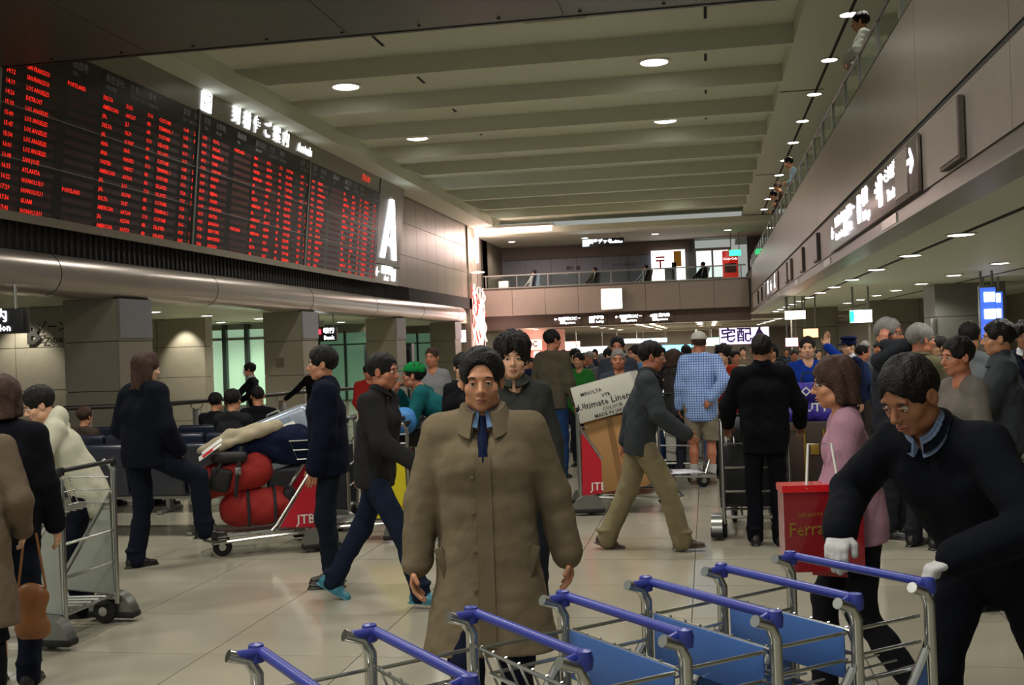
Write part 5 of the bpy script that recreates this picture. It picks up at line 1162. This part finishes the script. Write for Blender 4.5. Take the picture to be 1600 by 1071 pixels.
# khaki walker
P(-.56, 8.83, 84, 'man in slate grey jacket and khaki trousers striding to the right', walk(.30, 9, .16, hr=(.25, .34, .95), hl=(-.25, -.12, .84), fr=(.09, .31, .085, -3, -3), flt=(-.09, -.3, .1, 3, 16)), 1.71, 1, skin='c', style='short', top=dict(bulk=.024, hz=-.12, amp=.008, collar=(.95, 18, .02, .03)), topc='#3c4144', leg=dict(bulk=.014), legc='#8b8062', shoec='#3a2c20')
P(-.95, 11.75, 178, 'grey haired man with ruddy face behind the cardboard boxes', dict(hr=(.2, .3, 1.0), hl=(-.2, .3, 1.0), grip=(.6, .6)), 1.6, 2, skin='c', hair='g', style='crop', topc='#3c4550', legc='#2a2c33', brow='k')
# checked shirt man
t, J = P(-.1, 12.85, 8, 'man in white cap, blue checked shirt and khaki shorts, hand on hip', dict(hr=(.14, -.16, .98), er=(1, -.3, 0), hl=(-.26, .1, .86), pnr=(.2, 1, 0), grip=(.6, .3), w=1.05), 1.76, 2, skin='c', hair='b', style='crop', cap=dict(col='#d8d5c8', brim=True), top=dict(name='shirt', bulk=.02, hz=-.22, amp=.008), topc=mat('check_cloth', '#a3bbdf', .8, vs=36, kind='check', col2='#4166ae'), leg=dict(short=1, bulk=.02, name='shorts'), legc='#8c8470', shoec='#5a4a38')
for k in 'rl':
    a = J['an' + k]; kn = J['kn' + k]; MB().tube([tuple(a - V(0, 0, .04)), tuple(a + V(0, 0, .03)), tuple(a * .66 + kn * .34)], [.05, .045, .056], 12).part('sock', cloth('#c9c9c4'), t)
# black suit man
P(.43, 9.05, 2, 'man in black suit seen from behind pushing a luggage cart', dict(hr=(.3, .26, .98), hl=(-.3, .26, .98), er=(.35, -1, 0), el=(-.35, -1, 0), grip=(.7, .7), w=1.1, pnr=(0, 0, -1), pnl=(0, 0, -1)), 1.69, 1, skin='d', style='short', top=dict(name='suit_jacket', hem=.76, flare=.0, bulk=.018, collar=(.95, 22, .04, .03)), topc='#0c0d14', legc='#0e1018')
P(1.05, 12.0, 185, 'young man in blue shirt waving one raised hand', dict(hl=(-.2, .18, 1.62), el=(-1, .2, -.6), hdl=(-.1, .1, 1), pnl=(0, 1, 0), hr=(.2, .3, 1.0), grip=(.5, .05)), 1.66, 2, skin='b', style='short', topc='#173a9a', legc='#22242c')
# pink woman
P(.66, 5.14, -86, 'woman in pink blouse with glasses and brown hair walking left', walk(.2, 8, .1, hr=(.2, .22, .86), hl=(-.2, .28, .9)), 1.6, 1, skin='a', hair='b', style='bob', fem=True, glasses=True, top=dict(name='blouse', bulk=.016, hz=-.1), topc='#b58a9c', legc='#1a1a20')
# pusher
P(.93, 3.98, -131, 'stooping man in dark navy uniform and white gloves pushing cart train', dict(pel=(0, -.02, .9), lean=32, head=(0, 10, 0), hr=(.27, .42, .98), hl=(-.20, .44, .965), er=(.8, -.3, -.4), el=(-.8, -.3, -.4), fr=(.1, .1, .085, 0, 0), flt=(-.1, -.4, .12, 0, 25), pnr=(0, 0, -1), pnl=(0, 0, -1), grip=(.8, .8), w=1.08), 1.74, 0, skin='d', style='short', top=dict(name='suit_jacket', bulk=.02, hz=-.16, amp=.006, collar=(.9, 18, .015, .02)), topc='#0d1018', legc='#0d1018', shirt='#7f90b0')
pt = D.objects[[o.name for o in D.objects if 'white gloves' in o.get('label', '')][0]]
Jp = skel(dict(pel=(0, -.02, .9), lean=32, hr=(.27, .42, .98), hl=(-.20, .44, .965), er=(.8, -.3, -.4), el=(-.8, -.3, -.4), pnr=(0, 0, -1), pnl=(0, 0, -1), w=1.08))
for k in 'rl':
    Jp['q'].setdefault('hd' + k, None); S = SDF(Jp['wr' + k] - .16, Jp['wr' + k] + .16, .006); o_ = S.cone
    S.cone = (lambda f: (lambda a, b_, ra, rb, *r_, **k_: f(a, b_, ra + .004, rb + .004, *r_, **k_)))(o_)
    Jp['q']['grip'] = (.8, .8); hand(S, Jp, k, .8); S.cone(Jp['wr' + k] - nrm(Jp['wr' + k] - Jp['elb' + k]) * .03, Jp['wr' + k], .034, .028, .01); link('glove', S.mesh('glove', cloth('#cfcfcf')), pt)
# right hand group
P(1.45, 9.4, 118, 'grey haired man with glasses holding phone to his ear', dict(hr=(.12, .03, 1.52), er=(.7, .5, -1), hdr=(0, 0, 1), pnr=(-1, 0, 0), grip=(.6, .3)), 1.79, 2, skin='c', hair='g', style='short', glasses=True, topc='#2d3036', legc='#2a2c33')
P(1.62, 8.92, 45, 'man with greying hair and olive jacket seen from behind', dict(head=(-25, 0, 0)), 1.73, 2, skin='c', hair='g', style='short', top=dict(bulk=.02, collar=(.95, 18, .02, .03)), topc='#67644a', legc='#2a2c33')
P(2.26, 11.6, 205, 'black haired woman in pale yellow jacket over blue shirt', {}, 1.63, 2, skin='b', style='side', fem=True, top=dict(bulk=.014, vneck=.16), topc='#c3bc80', legc='#2a2c38', shirt='#8fa0c0')
P(2.0, 7.95, -80, 'dark haired man in grey jacket gesturing at the right edge', dict(hl=(-.1, .34, 1.12), hr=(.14, .3, 1.1), el=(-.8, -.4, -.6), er=(.8, -.4, -.6), grip=(.5, .5)), 1.73, 1, skin='a', style='short', top=dict(bulk=.026, collar=(1, 18, .05, .03)), topc='#42474c', legc='#1b1d24', shirt='#4d5666')
P(1.56, 7.0, -110, 'man in pale shirt and dark vest turned left beside grey jacket man', dict(lean=6, hr=(.2, .25, .95), hl=(-.2, .25, .95)), 1.63, 1, skin='c', style='short', top=dict(bulk=.006), topc='#77706a', legc='#1a1c24')
P(2.25, 10.05, 20, 'black haired man in light grey jacket with blue rucksack seen from behind', {}, 1.74, 2, style='short', topc='#6a6f72', legc='#22252d')
softbag(1.98, 9.55, 1.05, R(15), mat('rucksack_blue', '#1a2490', .6, var=.1), 'royal blue rucksack on the back of light grey jacket man', [((-.06, 0, .05), (.06, 0, .05), .12, .12, .8), ((-.04, 0, .3), (.04, 0, .3), .1, .1, .8)], 'rucksack', parts=(('strap', MB().tube([(-.1, .1, .05), (-.12, .12, .3), (-.08, .1, .42)], .014, 6), M_strap),))
P(3.02, 11.2, 200, 'dark haired man with white collar and navy coat at right edge', dict(lean=2), 1.71, 2, skin='a', style='bushy', top=dict(bulk=.014, vneck=.14), topc='#171b2c', legc='#22252d', shirt='#c8c8cc')
P(1.8, 14.5, 235, 'officer in navy uniform and flat peaked cap', {}, 1.63, 2, skin='b', style='crop', cap=dict(col='#121c46', brim=True, peaked=True), topc='#141d3e', legc='#141a2c', shirt='#c8ccd6')
# crowd
cp = [dict(), dict(hr=(.18, .3, 1.0), hl=(-.18, .3, 1.0), grip=(.6, .6)), dict(hr=(.05, .22, 1.12), hl=(-.05, .24, 1.1), er=(1, -.3, -.3), el=(-1, -.3, -.3)), dict(lean=6, head=(20, 6, 0)), dict(head=(-30, 0, 0), hr=(.26, .05, .8))]
CROWD = [
(-1.74, 14.93, 200, 1.55, '#2f7a33', 'short', 'k', 'man in bright green jacket beside the tall man in olive shirt'),
(-2.05, 16.90, 120, 1.60, '#1c2236', 'short', 'k', 'man in dark navy suit facing right above the green jacket'),
(-2.02, 18.94, 250, 1.54, '#4a4f55', 'crop', 'g', 'grey-haired man in a grey coat behind the luggage queue'),
(-1.70, 17.48, 160, 1.51, '#6e7176', 'short', 'g', 'white-haired person in pale grey coat left of the old man'),
(-1.39, 15.50, 90, 1.60, '#131417', 'short', 'k', 'person in black coat just behind the old man at the cardboard boxes'),
(-1.07, 13.22, 180, 1.74, '#3b3f4a', 'short', 'k', 'tall dark-haired man standing right behind the old man'),
(-0.91, 14.36, 235, 1.63, '#5b87b8', 'short', 'k', 'dark-haired man in light blue shirt seen left of the khaki walker'),
(-0.43, 13.54, 60, 1.56, '#3a3a3c', 'bob', 'b', 'woman with reddish brown bob and grey jacket behind khaki walker'),
(-0.33, 16.20, 20, 1.60, '#20284a', 'short', 'k', 'person in navy striped top left of the white cap'),
(-0.38, 15.17, 330, 1.50, '#b9b9b2', 'bob', 'k', 'person in white top left of blue checked shirt'),
(0.19, 13.44, 200, 1.58, '#a8381f', 'bushy', 'k', 'woman in orange red top between the checked shirt and the black suit'),
(0.39, 16.33, 160, 1.50, '#c9c9c4', 'short', 'k', 'person in white jacket above the orange red top'),
(1.00, 17.45, 200, 1.56, '#2c2c30', 'bob', 'k', 'woman with long black hair just right of the black suited man'),
(0.89, 14.38, 190, 1.36, '#b0342c', 'short', 'k', 'child in a red top right of the black suited man'),
(1.48, 19.57, 150, 1.44, '#3c4250', 'short', 'k', 'dark haired onlooker far left of the waving young man'),
(1.99, 18.65, 200, 1.46, '#56504a', 'bob', 'b', 'brown haired woman far behind the pink shirted woman'),
(2.39, 20.75, 170, 1.40, '#3a3d44', 'bob', 'k', 'dark haired onlooker to the left of the uniformed officer'),
(2.08, 15.61, 90, 1.52, '#23345c', 'short', 'k', 'man in navy blue jacket right of the uniformed officer'),
(2.43, 17.71, 200, 1.57, '#555a63', 'crop', 'g', 'grey-haired onlooker left of the man on the phone'),
(2.17, 13.09, 150, 1.57, '#2e3036', 'short', 'k', 'dark-haired onlooker between the phone man and olive jacket'),
(2.54, 13.66, 100, 1.62, '#33363c', 'short', 'k', 'dark head just right of the olive jacket man'),
(-2.87, 21.84, 180, 1.56, '#22252c', 'short', 'k', 'distant onlooker in black left of the green jacket'),
(-3.62, 23.73, 150, 1.46, '#4b4440', 'bob', 'b', 'distant brown haired woman below the red shop sign'),
(-3.33, 20.74, 200, 1.44, '#ccc9c2', 'short', 'k', 'shop visitor in white shirt in front of the pink lit counter'),
(-2.81, 16.77, 340, 1.53, '#1d2746', 'short', 'k', 'man in navy blazer behind the bushy haired young man'),
(-3.69, 26.77, 200, 1.35, '#2b3240', 'short', 'k', 'far onlooker in slate coat under the left concourse sign'),
(-2.91, 25.89, 180, 1.46, '#7c2f2a', 'short', 'k', 'far onlooker in brick red coat in the concourse'),
(-3.05, 29.93, 190, 1.51, '#2a2e38', 'bob', 'k', 'far woman in charcoal coat in the concourse'),
(-2.16, 28.06, 170, 1.48, '#8a8474', 'short', 'k', 'far man in beige coat in the concourse'),
(-2.30, 33.11, 180, 1.49, '#23262e', 'short', 'k', 'far man in black coat under the middle concourse sign'),
(-1.48, 30.21, 160, 1.49, '#3b4a6a', 'short', 'k', 'far man in blue coat in the concourse'),
(-0.98, 24.21, 200, 1.52, '#242428', 'bob', 'k', 'far woman in black coat right of the khaki walker'),
(-0.35, 27.37, 180, 1.50, '#6b6f77', 'short', 'g', 'far grey haired man in grey coat behind the white cap'),
(0.56, 28.55, 190, 1.51, '#2d2a2a', 'short', 'k', 'far man in dark coat beneath the purple lit sign'),
(0.76, 24.52, 150, 1.48, '#7d6f5c', 'short', 'k', 'far man in tan coat left of the black suited man'),
(2.13, 30.86, 180, 1.36, '#32363f', 'short', 'k', 'far man in slate coat by the purple lit sign'),
(2.29, 27.84, 200, 1.35, '#8d8c88', 'bob', 'k', 'far woman in pale grey coat behind the waving man'),
(2.40, 24.81, 170, 1.38, '#2a2c33', 'short', 'k', 'far man in black jacket behind the waving man'),
(3.37, 22.96, 190, 1.50, '#4f5564', 'short', 'k', 'far man in grey blue jacket behind the phone man'),
(3.40, 16.87, 200, 1.59, '#2b2b31', 'short', 'k', 'man in black jacket behind the yellow jacket woman'),
(4.21, 27.17, 180, 1.49, '#75695c', 'bob', 'b', 'far woman in brown coat near the right pier'),
(-4.61, 14.41, 150, 1.49, '#a02622', 'short', 'k', 'person in red jacket far behind the dark jacketed walker'),
]
for i, (x, y, fc, H, tc, st, hr_, lb) in enumerate(CROWD):
    near = y < 14.5; P(x, y, fc, lb, cp[i % 5], H, 3 if near else 4, skin='abc'[i % 3], hair=hr_, style=st, topc=tc, legc=('#1f222b', '#2b2d38', '#3a342c')[i % 3], key=(i % 5, st, 3 if near else 4), features=near, shoes=True, top=dict(bulk=.012))
# balcony onlookers on the right, back gallery sitters
GZ = 3.95
P(2.13, 14.1, -75, 'woman in white jacket leaning on the upper right balcony rail', dict(lean=9, hr=(.14, .28, 1.12), hl=(-.14, .28, 1.12), grip=(.5, .5), er=(.8, 0, -.5), el=(-.8, 0, -.5)), 1.74, 2, z=GZ, style='short', fem=True, top=dict(bulk=.024, hem=.62, name='coat'), topc='#b9bcae', legc='#3a3830')
for x, y, lb, tc in ((2.14, 24.4, 'onlooker in pale blue top peering over right balcony rail', '#8fb0c0'), (2.14, 28.2, 'onlooker with brown hair peering over balcony rail, nearer of a pair', '#4a3c30'), (2.14, 29.9, 'onlooker with black hair peering over balcony rail, farther of a pair', '#2a2a2e')):
    P(x, y, -90, lb, dict(lean=22, hr=(.16, .3, 1.1), hl=(-.16, .3, 1.1)), 1.68, 3, z=GZ, topc=tc, legc='#333', hair='b' if 'brown' in lb else 'k', features=False, key='peer')
for i, (x, lb, tc) in enumerate(((-7.0, 'person in white shirt and dark vest seated left on back gallery', '#b8b8b4'), (-4.45, 'person in olive jacket seated in middle of back gallery', '#3d3d30'), (-2.35, 'person in light blue shirt seated right on back gallery', '#7f93a8'), (-.05, 'person in black seated by the office on the back gallery', '#17181c'))):
    t_ = thing('lounge_chair', ['dark chair at left of back gallery', 'dark chair at middle of back gallery', 'dark chair below the post office', 'dark chair in front of gallery office'][i], 'chair', (x, 44.95, 3.6), R(62), 'chairs along the back gallery rail')
    MB().rb((0, .2, .42), (.5, .5, .08), .02).part('seat', M_seat, t_); MB().rb((0, -.06, .74), (.5, .07, .62), .02, M=Matrix.Rotation(.3, 3, 'X')).part('backrest', M_seat, t_)
    for sx in (-.2, .2):
        for sy in (.02, .4): MB().tube([(sx, sy, 0), (sx, sy, .4)], .014, 6).part('leg', M_steel2, t_)
    P(x - .1, 45.0, -62, lb, dict(SIT, lean=-8), 1.62, 4, z=3.6, topc=tc, legc='#1b1c20', key='sit4', features=False, top=dict(hz=-.02))
